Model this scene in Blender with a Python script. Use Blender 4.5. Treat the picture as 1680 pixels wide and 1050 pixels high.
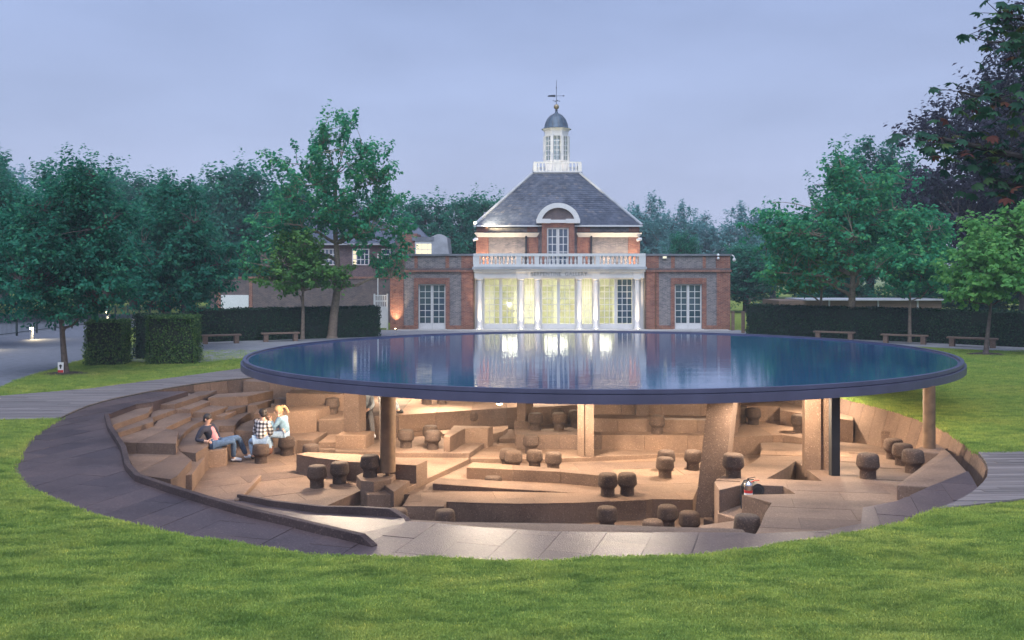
import bpy, bmesh, math, random
import numpy as np
from mathutils import Vector, Matrix, noise
from mathutils.geometry import tessellate_polygon

for o in list(bpy.data.objects):
    bpy.data.objects.remove(o)
scene = bpy.context.scene
COL = scene.collection
R = math.radians
random.seed(7)
rng = np.random.default_rng(7)

# ------------------------------------------------------------------ camera
cam = bpy.data.cameras.new('camera')
cam.sensor_width = 36.0
cam.lens = 32.14
cam.shift_y = -0.0446
cam.clip_start = 0.1
cam.clip_end = 4000
camo = bpy.data.objects.new('camera', cam)
camo.location = (0, 0, 3.5)
camo.rotation_euler = (R(90), 0, 0)
COL.objects.link(camo)
scene.camera = camo

# ------------------------------------------------------------------ sky
world = bpy.data.worlds.new('World')
scene.world = world
world.use_nodes = True
wn = world.node_tree
wn.nodes.clear()
W_out = wn.nodes.new('ShaderNodeOutputWorld')
W_bg = wn.nodes.new('ShaderNodeBackground')
sky = wn.nodes.new('ShaderNodeTexSky')
sky.sky_type = 'NISHITA'
sky.sun_disc = False
sky.sun_elevation = R(4)
sky.sun_rotation = R(150)
sky.dust_density = 3.0
sky.ozone_density = 4.0
skys = wn.nodes.new('ShaderNodeVectorMath'); skys.operation = 'SCALE'; skys.inputs[3].default_value = 0.08
wn.links.new(sky.outputs[0], skys.inputs[0])
tc = wn.nodes.new('ShaderNodeTexCoord')
sep = wn.nodes.new('ShaderNodeSeparateXYZ')
wn.links.new(tc.outputs['Generated'], sep.inputs[0])
ramp = wn.nodes.new('ShaderNodeValToRGB')
ramp.color_ramp.elements[0].position = 0.0
ramp.color_ramp.elements[0].color = (0.285, 0.304, 0.402, 1)
ramp.color_ramp.elements[1].position = 0.42
ramp.color_ramp.elements[1].color = (0.122, 0.166, 0.288, 1)
e = ramp.color_ramp.elements.new(0.16); e.color = (0.206, 0.242, 0.356, 1)
wn.links.new(sep.outputs['Z'], ramp.inputs[0])
# broad soft cloud cover
mp = wn.nodes.new('ShaderNodeMapping'); mp.inputs['Scale'].default_value = (1.0, 1.0, 3.2)
nz = wn.nodes.new('ShaderNodeTexNoise'); nz.inputs['Scale'].default_value = 2.6; nz.inputs['Detail'].default_value = 5
nz.inputs['Roughness'].default_value = 0.5
wn.links.new(tc.outputs['Generated'], mp.inputs[0]); wn.links.new(mp.outputs[0], nz.inputs[0])
mr = wn.nodes.new('ShaderNodeMapRange')
mr.inputs[1].default_value = 0.3; mr.inputs[2].default_value = 0.72; mr.inputs[3].default_value = 0.89; mr.inputs[4].default_value = 1.15
wn.links.new(nz.outputs[0], mr.inputs[0])
clo = wn.nodes.new('ShaderNodeVectorMath'); clo.operation = 'SCALE'
wn.links.new(ramp.outputs[0], clo.inputs[0]); wn.links.new(mr.outputs[0], clo.inputs[3])
mix = wn.nodes.new('ShaderNodeMix'); mix.data_type = 'RGBA'; mix.inputs[0].default_value = 0.9
wn.links.new(skys.outputs[0], mix.inputs[6]); wn.links.new(clo.outputs[0], mix.inputs[7])
wn.links.new(mix.outputs[2], W_bg.inputs[0])
W_bg.inputs[1].default_value = 1.0
wn.links.new(W_bg.outputs[0], W_out.inputs[0])

# overcast dusk: a weak, very soft sun from behind the camera
sl = bpy.data.lights.new('sun', 'SUN')
sl.energy = 1.5
sl.angle = R(70)
sl.color = (0.82, 0.88, 1.0)
so = bpy.data.objects.new('sun', sl)
so.rotation_euler = (R(28), R(-6), 0)
COL.objects.link(so)

scene.view_settings.view_transform = 'Standard'
scene.view_settings.look = 'None'
scene.view_settings.gamma = 1.0
scene.view_settings.exposure = 1.27
scene.cycles.use_denoising = True
scene.cycles.max_bounces = 8
scene.cycles.diffuse_bounces = 3
scene.cycles.glossy_bounces = 3
scene.cycles.transparent_max_bounces = 12
scene.cycles.sample_clamp_indirect = 6
scene.cycles.caustics_reflective = False
scene.cycles.caustics_refractive = False

# ------------------------------------------------------------------ helpers
def tag(o, label=None, cat=None, group=None, kind=None):
    if label: o['label'] = label
    if cat: o['category'] = cat
    if group: o['group'] = group
    if kind: o['kind'] = kind
    return o

def thing(name, loc, label, cat, group=None, kind=None):
    o = bpy.data.objects.new(name, None)
    o.empty_display_size = 0.2
    o.location = loc
    COL.objects.link(o)
    return tag(o, label, cat, group, kind)

def attach(o, parent):
    """child keeps world coordinates in its mesh"""
    if parent is not None:
        o.parent = parent
        t = Vector(parent.location)
        p = parent.parent
        if p is not None:
            t = Vector((0, 0, 0))       # parents below top level sit in world coordinates already
        o.matrix_parent_inverse = Matrix.Translation(-t) if parent.parent is None else Matrix.Identity(4)

class MB:
    def __init__(s):
        s.v = []; s.f = []
    def add(s, vs, fs):
        b = len(s.v); s.v += [tuple(p) for p in vs]; s.f += [tuple(i + b for i in f) for f in fs]
        return s
    def box(s, x0, x1, y0, y1, z0, z1):
        return s.add([(x0,y0,z0),(x1,y0,z0),(x1,y1,z0),(x0,y1,z0),(x0,y0,z1),(x1,y0,z1),(x1,y1,z1),(x0,y1,z1)],
                     [(0,3,2,1),(4,5,6,7),(0,1,5,4),(1,2,6,5),(2,3,7,6),(3,0,4,7)])
    def obox(s, c, ax, hx, hy, z0, z1):
        """box turned about z: centre (x,y), direction angle, half sizes"""
        ca, sa = math.cos(ax), math.sin(ax)
        P = [(c[0]+ca*a-sa*b, c[1]+sa*a+ca*b) for a, b in ((-hx,-hy),(hx,-hy),(hx,hy),(-hx,hy))]
        return s.prism([(x,y,z1) for x,y in P], z0)
    def prism(s, top, zb, holes=()):
        """top outline with own heights; vertical sides down to zb (a number)"""
        loops = [list(top)] + [list(h) for h in holes]
        flat = [p for l in loops for p in l]
        tris = tessellate_polygon([[Vector((p[0],p[1],0)) for p in l] for l in loops])
        b = len(s.v); n = len(flat)
        s.v += [tuple(p) for p in flat] + [(p[0],p[1],zb) for p in flat]
        for t in tris:
            a, c, d = (Vector(flat[i]) for i in t)
            up = (c-a).cross(d-a).z
            t = t if up > 0 else t[::-1]
            s.f.append(tuple(i+b for i in t))
            s.f.append(tuple(i+b+n for i in t[::-1]))
        k = 0
        for li, l in enumerate(loops):
            area = sum(l[i][0]*l[(i+1)%len(l)][1]-l[(i+1)%len(l)][0]*l[i][1] for i in range(len(l)))
            for i in range(len(l)):
                i0, i1 = k+i, k+(i+1)%len(l)
                q = (i0+n, i1+n, i1, i0)
                if (area < 0) != (li > 0): q = q[::-1]
                s.f.append(tuple(j+b for j in q))
            k += len(l)
        return s
    def tube(s, p0, p1, r0, r1=None, n=8, caps=True):
        p0 = Vector(p0); p1 = Vector(p1); r1 = r0 if r1 is None else r1
        d = (p1-p0)
        if d.length < 1e-6: return s
        d.normalize()
        a = d.orthogonal().normalized(); c = d.cross(a)
        b = len(s.v)
        for p, r in ((p0,r0),(p1,r1)):
            for i in range(n):
                t = 2*math.pi*i/n
                s.v.append(tuple(p + a*(r*math.cos(t)) + c*(r*math.sin(t))))
        for i in range(n):
            j = (i+1) % n
            s.f.append((b+i, b+j, b+n+j, b+n+i))
        if caps:
            s.f.append(tuple(b+i for i in range(n))[::-1]); s.f.append(tuple(b+n+i for i in range(n)))
        return s
    def path(s, pts, r0, r1=None, n=6):
        r1 = r0 if r1 is None else r1
        m = len(pts)-1
        for i in range(m):
            a = r0+(r1-r0)*i/m; c = r0+(r1-r0)*(i+1)/m
            s.tube(pts[i], pts[i+1], a, c, n, True)
        return s
    def lathe(s, c, prof, n=24, a0=0.0):
        b = len(s.v)
        for r, z in prof:
            for i in range(n):
                t = a0+2*math.pi*i/n
                s.v.append((c[0]+r*math.cos(t), c[1]+r*math.sin(t), c[2]+z))
        for k in range(len(prof)-1):
            for i in range(n):
                j = (i+1) % n
                s.f.append((b+k*n+i, b+k*n+j, b+(k+1)*n+j, b+(k+1)*n+i))
        s.f.append(tuple(b+i for i in range(n))[::-1])
        s.f.append(tuple(b+(len(prof)-1)*n+i for i in range(n)))
        return s
    def ball(s, c, rx, ry=None, rz=None, n=14, m=9):
        ry = rx if ry is None else ry; rz = rx if rz is None else rz
        b = len(s.v)
        s.v.append((c[0],c[1],c[2]-rz))
        for k in range(1, m):
            p = -math.pi/2+math.pi*k/m
            for i in range(n):
                t = 2*math.pi*i/n
                s.v.append((c[0]+rx*math.cos(p)*math.cos(t), c[1]+ry*math.cos(p)*math.sin(t), c[2]+rz*math.sin(p)))
        s.v.append((c[0],c[1],c[2]+rz)); top = len(s.v)-1
        for i in range(n):
            j = (i+1) % n
            s.f.append((b, b+1+j, b+1+i))
            s.f.append((top, top-n+i, top-n+j))
            for k in range(m-2):
                s.f.append((b+1+k*n+i, b+1+k*n+j, b+1+(k+1)*n+j, b+1+(k+1)*n+i))
        return s
    def mesh(s, name):
        me = bpy.data.meshes.new(name)
        me.from_pydata(s.v, [], s.f)
        return me
    def build(s, name, mat, parent=None, smooth=False, bevel=0.0):
        me = s.mesh(name)
        return link(name, me, mat, parent, smooth, bevel)

def link(name, me, mat, parent=None, smooth=False, bevel=0.0):
    o = bpy.data.objects.new(name, me)
    COL.objects.link(o)
    if mat is not None and not me.materials: me.materials.append(mat)
    if smooth:
        me.polygons.foreach_set('use_smooth', [True]*len(me.polygons))
        try: me.set_sharp_from_angle(angle=R(40))
        except Exception: pass
    attach(o, parent)
    if bevel:
        m = o.modifiers.new('edge', 'BEVEL'); m.width = bevel; m.segments = 2; m.limit_method = 'ANGLE'; m.angle_limit = R(50)
    return o

def structure(o): o['kind'] = 'structure'; return o

# ------------------------------------------------------------------ materials
def newmat(name):
    m = bpy.data.materials.new(name); m.use_nodes = True
    nt = m.node_tree; b = nt.nodes['Principled BSDF']
    return m, nt, b
def nd(nt, t, **k):
    n = nt.nodes.new(t)
    for a, v in k.items(): setattr(n, a, v)
    return n
def rgb(c): return (c[0], c[1], c[2], 1)
def coords(nt, scale=(1,1,1)):
    t = nd(nt, 'ShaderNodeTexCoord'); m = nd(nt, 'ShaderNodeMapping'); m.inputs['Scale'].default_value = scale
    nt.links.new(t.outputs['Object'], m.inputs[0]); return m.outputs[0]
def noise_n(nt, vec, scale, detail=4, rough=0.55):
    n = nd(nt, 'ShaderNodeTexNoise'); n.inputs['Scale'].default_value = scale; n.inputs['Detail'].default_value = detail
    n.inputs['Roughness'].default_value = rough
    nt.links.new(vec, n.inputs['Vector']); return n.outputs[0]
def cramp(nt, fac, stops):
    r = nd(nt, 'ShaderNodeValToRGB'); el = r.color_ramp.elements
    while len(el) < len(stops): el.new(0.5)
    for e_, (p, c) in zip(el, stops): e_.position = p; e_.color = rgb(c)
    nt.links.new(fac, r.inputs[0]); return r.outputs[0]
def mixc(nt, fac, a, b, mode='MIX'):
    m = nd(nt, 'ShaderNodeMix', data_type='RGBA', blend_type=mode)
    for i, x in ((0, fac), (6, a), (7, b)):
        if isinstance(x, (int, float)): m.inputs[i].default_value = x
        elif isinstance(x, tuple): m.inputs[i].default_value = rgb(x)
        else: nt.links.new(x, m.inputs[i])
    return m.outputs[2]
def bump(nt, b, h, strength=0.3, dist=0.01):
    n = nd(nt, 'ShaderNodeBump'); n.inputs['Strength'].default_value = strength; n.inputs['Distance'].default_value = dist
    nt.links.new(h, n.inputs['Height']); nt.links.new(n.outputs[0], b.inputs['Normal'])

def simple(name, col, rough=0.6, var=0.25, scale=6.0, metal=0.0, bstr=0.15, bscale=None):
    m, nt, b = newmat(name)
    v = coords(nt)
    f = noise_n(nt, v, scale)
    c = cramp(nt, f, [(0.3, tuple(x*(1-var) for x in col)), (0.7, tuple(min(1, x*(1+var)) for x in col))])
    nt.links.new(c, b.inputs['Base Color'])
    b.inputs['Roughness'].default_value = rough; b.inputs['Metallic'].default_value = metal
    if bstr: bump(nt, b, noise_n(nt, v, bscale or scale*8, 3), bstr, 0.005)
    return m

def cork(name, a, b_, c_, rough=0.85):
    """compressed cork: coarse granules, pale and dark flecks, worn patches"""
    m, nt, b = newmat(name)
    v = coords(nt)
    vor = nd(nt, 'ShaderNodeTexVoronoi'); vor.inputs['Scale'].default_value = 60
    nt.links.new(v, vor.inputs['Vector'])
    sepc = nd(nt, 'ShaderNodeSeparateColor'); nt.links.new(vor.outputs['Color'], sepc.inputs[0])
    gran = cramp(nt, sepc.outputs[0], [(0.0, c_), (0.2, a), (0.85, a), (0.95, b_), (1.0, tuple(min(1, x*1.35) for x in b_))])
    big = noise_n(nt, v, 0.9, 6, 0.6)
    wear = cramp(nt, big, [(0.28, (0.62, 0.60, 0.62)), (0.52, (1, 1, 1)), (0.75, (1.2, 1.16, 1.12))])
    oi = nd(nt, 'ShaderNodeObjectInfo')
    tint = cramp(nt, oi.outputs['Random'], [(0.0, (0.76, 0.76, 0.80)), (0.5, (1, 1, 1)), (1.0, (1.22, 1.18, 1.12))])
    fine = noise_n(nt, v, 14, 4, 0.7)
    spots = cramp(nt, fine, [(0.28, (0.78, 0.76, 0.75)), (0.42, (1, 1, 1))])
    c = mixc(nt, 1.0, gran, wear, 'MULTIPLY'); c = mixc(nt, 1.0, c, tint, 'MULTIPLY'); c = mixc(nt, 1.0, c, spots, 'MULTIPLY')
    nt.links.new(c, b.inputs['Base Color']); b.inputs['Roughness'].default_value = rough
    b.inputs['Specular IOR Level'].default_value = 0.5 if rough < 0.5 else 0.25
    bump(nt, b, vor.outputs['Distance'], 0.35, 0.012)
    return m

M = {}
M['cork'] = cork('cork', (0.162, 0.108, 0.080), (0.205, 0.142, 0.107), (0.118, 0.078, 0.058))
M['cork_slab'] = cork('cork_slab', (0.084, 0.060, 0.062), (0.118, 0.086, 0.084), (0.056, 0.040, 0.042), 0.5)
M['cork_dark'] = cork('cork_dark', (0.070, 0.047, 0.037), (0.112, 0.078, 0.060), (0.042, 0.029, 0.023))
M['cork_kerb'] = cork('cork_kerb', (0.060, 0.041, 0.041), (0.095, 0.067, 0.060), (0.038, 0.026, 0.027))
M['cork_pillar'] = cork('cork_pillar', (0.168, 0.113, 0.083), (0.225, 0.162, 0.122), (0.122, 0.081, 0.060))
M['canopy_steel'] = simple('canopy_steel', (0.072, 0.072, 0.125), 0.45, 0.18, 1.5, 0.0, 0.05)
M['soffit'] = simple('soffit', (0.22, 0.19, 0.165), 0.6, 0.1, 1.0, 0.0, 0.05)
M['rust_column'] = simple('rust_column', (0.16, 0.095, 0.052), 0.75, 0.3, 5.0)
M['black_steel'] = simple('black_steel', (0.018, 0.016, 0.016), 0.85, 0.2, 4.0)

def brick(name, c1, c2, mortar, bw=0.225, bh=0.075):
    m, nt, b = newmat(name)
    t = nd(nt, 'ShaderNodeTexCoord'); s = nd(nt, 'ShaderNodeSeparateXYZ'); nt.links.new(t.outputs['Object'], s.inputs[0])
    ad = nd(nt, 'ShaderNodeMath', operation='ADD'); nt.links.new(s.outputs[0], ad.inputs[0]); nt.links.new(s.outputs[1], ad.inputs[1])
    cb = nd(nt, 'ShaderNodeCombineXYZ'); nt.links.new(ad.outputs[0], cb.inputs[0]); nt.links.new(s.outputs[2], cb.inputs[1])
    br = nd(nt, 'ShaderNodeTexBrick'); br.inputs['Scale'].default_value = 1.0
    br.inputs['Brick Width'].default_value = bw; br.inputs['Row Height'].default_value = bh; br.inputs['Mortar Size'].default_value = 0.008
    br.inputs['Color1'].default_value = rgb(c1); br.inputs['Color2'].default_value = rgb(c2); br.inputs['Mortar'].default_value = rgb(mortar)
    nt.links.new(cb.outputs[0], br.inputs['Vector'])
    f = noise_n(nt, t.outputs['Object'], 2.2, 8, 0.8)
    st = cramp(nt, f, [(0.28, (0.50, 0.50, 0.56)), (0.5, (0.95, 0.94, 0.95)), (0.72, (1.3, 1.22, 1.15))])
    c = mixc(nt, 1.0, br.outputs['Color'], st, 'MULTIPLY')
    nt.links.new(c, b.inputs['Base Color']); b.inputs['Roughness'].default_value = 0.85
    bump(nt, b, br.outputs['Fac'], 0.5, -0.008)
    return m
M['brick_red'] = brick('brick_red', (0.235, 0.074, 0.048), (0.385, 0.148, 0.088), (0.33, 0.28, 0.24))
M['brick_grey'] = brick('brick_grey', (0.150, 0.140, 0.150), (0.30, 0.26, 0.25), (0.38, 0.36, 0.35))
M['brick_dark'] = brick('brick_dark', (0.115, 0.085, 0.090), (0.18, 0.125, 0.115), (0.22, 0.20, 0.19))
M['white_paint'] = simple('white_paint', (0.72, 0.71, 0.70), 0.45, 0.06, 2.0, 0, 0.04)
M['stone'] = simple('stone', (0.48, 0.46, 0.44), 0.7, 0.15, 1.5, 0, 0.15)
M['lead'] = simple('lead', (0.20, 0.21, 0.235), 0.55, 0.25, 1.5, 0.2, 0.1)
M['lead_pale'] = simple('lead_pale', (0.40, 0.41, 0.43), 0.6, 0.2, 1.5, 0.0, 0.1)
M['copper_dome'] = simple('copper_dome', (0.085, 0.120, 0.160), 0.45, 0.3, 3.0, 0.3, 0.1)
M['gilt'] = simple('gilt', (0.35, 0.27, 0.16), 0.4, 0.2, 4.0, 0.6, 0.0)
M['iron'] = simple('iron', (0.03, 0.035, 0.045), 0.5, 0.2, 5.0, 0.3, 0.0)

def slate_mat():
    m, nt, b = newmat('slate')
    v = coords(nt)
    ge = nd(nt, 'ShaderNodeNewGeometry')
    tint = cramp(nt, ge.outputs['Random Per Island'], [(0.0, (0.044, 0.056, 0.086)), (0.5, (0.072, 0.086, 0.124)), (0.9, (0.095, 0.106, 0.138)), (1, (0.13, 0.125, 0.135))])
    f = noise_n(nt, v, 1.1, 5, 0.65)
    st = cramp(nt, f, [(0.28, (0.55, 0.55, 0.58)), (0.6, (1.1, 1.1, 1.1))])
    nt.links.new(mixc(nt, 1.0, tint, st, 'MULTIPLY'), b.inputs['Base Color']); b.inputs['Roughness'].default_value = 0.6
    return m
M['slate'] = slate_mat()

def glass_mat(name, tint, alpha):
    m, nt, b = newmat(name)
    out = nt.nodes['Material Output']; nt.nodes.remove(b)
    gl = nd(nt, 'ShaderNodeBsdfGlossy'); gl.inputs['Roughness'].default_value = 0.03; gl.inputs['Color'].default_value = (0.9, 0.95, 1, 1)
    tr = nd(nt, 'ShaderNodeBsdfTransparent'); tr.inputs['Color'].default_value = rgb(tint)
    mx = nd(nt, 'ShaderNodeMixShader'); mx.inputs[0].default_value = alpha
    nt.links.new(tr.outputs[0], mx.inputs[1]); nt.links.new(gl.outputs[0], mx.inputs[2]); nt.links.new(mx.outputs[0], out.inputs[0])
    return m
M['clear_glass'] = glass_mat('clear_glass', (0.93, 0.95, 0.90), 0.09)
def dark_glass():
    m, nt, b = newmat('dark_glass')
    ge = nd(nt, 'ShaderNodeObjectInfo')
    c = cramp(nt, ge.outputs['Random'], [(0, (0.030, 0.060, 0.095)), (1, (0.065, 0.100, 0.150))])  # blue base colour stands in for sky reflected in the panes
    nt.links.new(c, b.inputs['Base Color']); b.inputs['Roughness'].default_value = 0.06; b.inputs['Specular IOR Level'].default_value = 1.0
    b.inputs['Metallic'].default_value = 0.0
    b.inputs['Coat Weight'].default_value = 0.6
    return m
M['dark_glass'] = dark_glass()

def water_mat():
    m, nt, b = newmat('water')
    # fine wind ripples lying across the pool
    f1 = noise_n(nt, coords(nt, (0.05, 1.0, 1)), 7.0, 3, 0.6)
    big = noise_n(nt, coords(nt), 0.5, 5, 0.6)
    c = cramp(nt, big, [(0.3, (0.020, 0.070, 0.175)), (0.7, (0.032, 0.095, 0.215))])
    nt.links.new(c, b.inputs['Base Color'])
    b.inputs['Roughness'].default_value = 0.03; b.inputs['IOR'].default_value = 1.5; b.inputs['Specular IOR Level'].default_value = 0.8
    bump(nt, b, f1, 0.30, 0.006)
    return m
M['water'] = water_mat()

def lawn_mat():
    m, nt, b = newmat('lawn_turf')
    v = coords(nt)
    f1 = noise_n(nt, v, 0.45, 5, 0.6); f2 = noise_n(nt, v, 5.0, 6, 0.7); f3 = noise_n(nt, v, 60.0, 3, 0.6)
    c1 = cramp(nt, f1, [(0.3, (0.180, 0.255, 0.050)), (0.5, (0.235, 0.300, 0.062)), (0.72, (0.290, 0.330, 0.080))])
    c2 = cramp(nt, f2, [(0.3, (0.60, 0.66, 0.55)), (0.5, (1, 1, 1)), (0.75, (1.25, 1.15, 1.1))])
    c3 = cramp(nt, f3, [(0.3, (0.65, 0.68, 0.6)), (0.7, (1.2, 1.15, 1.1))])
    c = mixc(nt, 1, mixc(nt, 1, c1, c2, 'MULTIPLY'), c3, 'MULTIPLY')
    nt.links.new(c, b.inputs['Base Color']); b.inputs['Roughness'].default_value = 0.9; b.inputs['Specular IOR Level'].default_value = 0.15
    ad = nd(nt, 'ShaderNodeMath', operation='ADD'); nt.links.new(f2, ad.inputs[0]); nt.links.new(f3, ad.inputs[1])
    bump(nt, b, ad.outputs[0], 0.8, 0.05)
    return m
M['lawn'] = lawn_mat()

def blade_mat():
    m, nt, b = newmat('grass_blade')
    v = coords(nt)
    oi = nd(nt, 'ShaderNodeObjectInfo')
    g = nd(nt, 'ShaderNodeNewGeometry')
    mpg = nd(nt, 'ShaderNodeMapping'); mpg.inputs['Scale'].default_value = (1.0, 2.2, 1.0); nt.links.new(g.outputs['Position'], mpg.inputs[0])
    f1 = noise_n(nt, g.outputs['Position'], 0.45, 5, 0.6); f2 = noise_n(nt, mpg.outputs[0], 1.9, 5, 0.65)
    c1 = cramp(nt, f1, [(0.26, (0.225, 0.370, 0.092)), (0.5, (0.330, 0.440, 0.110)), (0.66, (0.415, 0.480, 0.128)), (0.76, (0.440, 0.420, 0.180))])
    c2 = cramp(nt, f2, [(0.34, (0.55, 0.66, 0.62)), (0.5, (0.96, 0.98, 0.96)), (0.66, (1.22, 1.14, 1.06))])
    c3 = cramp(nt, oi.outputs['Random'], [(0, (0.75, 0.8, 0.75)), (0.9, (1.15, 1.1, 1.0)), (1.0, (1.9, 1.5, 1.3))])
    c = mixc(nt, 1, mixc(nt, 1, c1, c2, 'MULTIPLY'), c3, 'MULTIPLY')
    nt.links.new(c, b.inputs['Base Color']); b.inputs['Roughness'].default_value = 0.6; b.inputs['Specular IOR Level'].default_value = 0.2
    tr = nd(nt, 'ShaderNodeBsdfTranslucent'); nt.links.new(c, tr.inputs[0])
    mx = nd(nt, 'ShaderNodeMixShader'); mx.inputs[0].default_value = 0.35
    out = nt.nodes['Material Output']
    nt.links.new(b.outputs[0], mx.inputs[1]); nt.links.new(tr.outputs[0], mx.inputs[2]); nt.links.new(mx.outputs[0], out.inputs[0])
    return m
M['blade'] = blade_mat()

def leaf_mat(name, stops, trans=0.35):
    m, nt, b = newmat(name)
    at = nd(nt, 'ShaderNodeAttribute', attribute_name='tint')
    c = cramp(nt, at.outputs['Fac'], stops)
    nt.links.new(c, b.inputs['Base Color']); b.inputs['Roughness'].default_value = 0.6; b.inputs['Specular IOR Level'].default_value = 0.12
    tr = nd(nt, 'ShaderNodeBsdfTranslucent'); nt.links.new(c, tr.inputs[0])
    mx = nd(nt, 'ShaderNodeMixShader'); mx.inputs[0].default_value = trans
    out = nt.nodes['Material Output']
    nt.links.new(b.outputs[0], mx.inputs[1]); nt.links.new(tr.outputs[0], mx.inputs[2]); nt.links.new(mx.outputs[0], out.inputs[0])
    return m
M['leaf_dark'] = leaf_mat('leaf_dark', [(0, (0.022, 0.148, 0.103)), (0.6, (0.043, 0.245, 0.155)), (1, (0.107, 0.385, 0.180))], 0.5)
M['leaf_mid'] = leaf_mat('leaf_mid', [(0, (0.030, 0.224, 0.126)), (0.6, (0.067, 0.365, 0.183)), (1, (0.207, 0.552, 0.176))], 0.52)
M['leaf_lime'] = leaf_mat('leaf_lime', [(0, (0.077, 0.220, 0.072)), (0.6, (0.149, 0.341, 0.088)), (1, (0.275, 0.473, 0.105))], 0.52)
M['leaf_bright'] = leaf_mat('leaf_bright', [(0, (0.098, 0.312, 0.117)), (0.6, (0.208, 0.494, 0.143)), (1, (0.377, 0.650, 0.182))], 0.55)
M['leaf_copper'] = leaf_mat('leaf_copper', [(0, (0.022, 0.022, 0.040)), (0.7, (0.050, 0.044, 0.070)), (1, (0.040, 0.085, 0.080))], 0.25)
M['leaf_far_hazed'] = leaf_mat('leaf_far_hazed', [(0, (0.105, 0.273, 0.278)), (0.6, (0.154, 0.361, 0.352)), (1, (0.215, 0.437, 0.401))], 0.45)  # leaf colour paled and blued to stand in for distance haze
M['leaf_hedge'] = leaf_mat('leaf_hedge', [(0, (0.015, 0.043, 0.025)), (0.6, (0.030, 0.075, 0.037)), (1, (0.069, 0.125, 0.048))], 0.2)
M['leaf_chestnut'] = leaf_mat('leaf_chestnut', [(0, (0.020, 0.075, 0.052)), (0.6, (0.044, 0.125, 0.066)), (0.86, (0.100, 0.160, 0.038)), (0.91, (0.170, 0.060, 0.045)), (1, (0.220, 0.085, 0.070))])
M['leaf_block_lit'] = leaf_mat('leaf_block_lit', [(0, (0.045, 0.112, 0.035)), (0.6, (0.093, 0.186, 0.055)), (1, (0.221, 0.313, 0.085))], 0.3)  # hedge leaf colour brightened to stand in for light on the front blocks
M['bark'] = simple('bark', (0.115, 0.090, 0.080), 0.9, 0.35, 9.0, 0, 0.5, 30)
M['bark_dark'] = simple('bark_dark', (0.045, 0.036, 0.036), 0.9, 0.35, 9.0, 0, 0.5, 30)
M['bark_pale'] = simple('bark_pale', (0.240, 0.185, 0.140), 0.9, 0.3, 9.0, 0, 0.4, 30)
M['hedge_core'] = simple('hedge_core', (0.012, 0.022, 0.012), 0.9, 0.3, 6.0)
M['asphalt'] = simple('asphalt', (0.135, 0.140, 0.165), 0.85, 0.18, 3.0, 0, 0.3, 90)
M['paving'] = simple('paving', (0.235, 0.230, 0.240), 0.8, 0.15, 2.0, 0, 0.2, 40)
M['mulch'] = simple('mulch', (0.055, 0.035, 0.028), 0.95, 0.4, 20.0, 0, 0.8, 60)

def wood(name, a, b_, axis='X'):
    m, nt, b = newmat(name)
    sc = (0.6, 14, 14) if axis == 'X' else (14, 0.6, 14)
    v = coords(nt, sc)
    f = noise_n(nt, v, 1.5, 5, 0.6)
    g = nd(nt, 'ShaderNodeNewGeometry')
    t = cramp(nt, g.outputs['Random Per Island'], [(0, (0.72, 0.72, 0.72)), (1, (1.2, 1.2, 1.2))])
    c = cramp(nt, f, [(0.3, a), (0.7, b_)])
    nt.links.new(mixc(nt, 1, c, t, 'MULTIPLY'), b.inputs['Base Color']); b.inputs['Roughness'].default_value = 0.8
    bump(nt, b, f, 0.3, 0.006)
    return m
M['deck'] = wood('deck', (0.125, 0.106, 0.104), (0.215, 0.186, 0.180))
M['bench_wood'] = wood('bench_wood', (0.130, 0.085, 0.060), (0.220, 0.150, 0.110))
M['skin'] = simple('skin', (0.56, 0.33, 0.24), 0.5, 0.08, 10, 0, 0.0)
M['hair_dark'] = simple('hair_dark', (0.020, 0.014, 0.012), 0.6, 0.3, 60)
M['hair_blond'] = simple('hair_blond', (0.60, 0.36, 0.18), 0.6, 0.25, 60)
M['navy'] = simple('navy', (0.020, 0.022, 0.040), 0.85, 0.3, 14)
M['pink'] = simple('pink', (0.62, 0.24, 0.25), 0.8, 0.12, 16)
M['jeans'] = simple('jeans', (0.060, 0.105, 0.190), 0.85, 0.3, 22)
M['jeans_pale'] = simple('jeans_pale', (0.26, 0.36, 0.50), 0.85, 0.2, 22)
M['denim_jacket'] = simple('denim_jacket', (0.200, 0.330, 0.450), 0.85, 0.25, 18)
M['boot'] = simple('boot', (0.150, 0.060, 0.036), 0.6, 0.25, 20)
M['shoe_white'] = simple('shoe_white', (0.62, 0.64, 0.70), 0.6, 0.12, 20)
M['shoe_black'] = simple('shoe_black', (0.015, 0.014, 0.014), 0.5, 0.2, 20)
M['grey_cloth'] = simple('grey_cloth', (0.30, 0.34, 0.38), 0.85, 0.2, 14)
M['grey_dark'] = simple('grey_dark', (0.085, 0.080, 0.085), 0.85, 0.2, 14)
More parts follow.
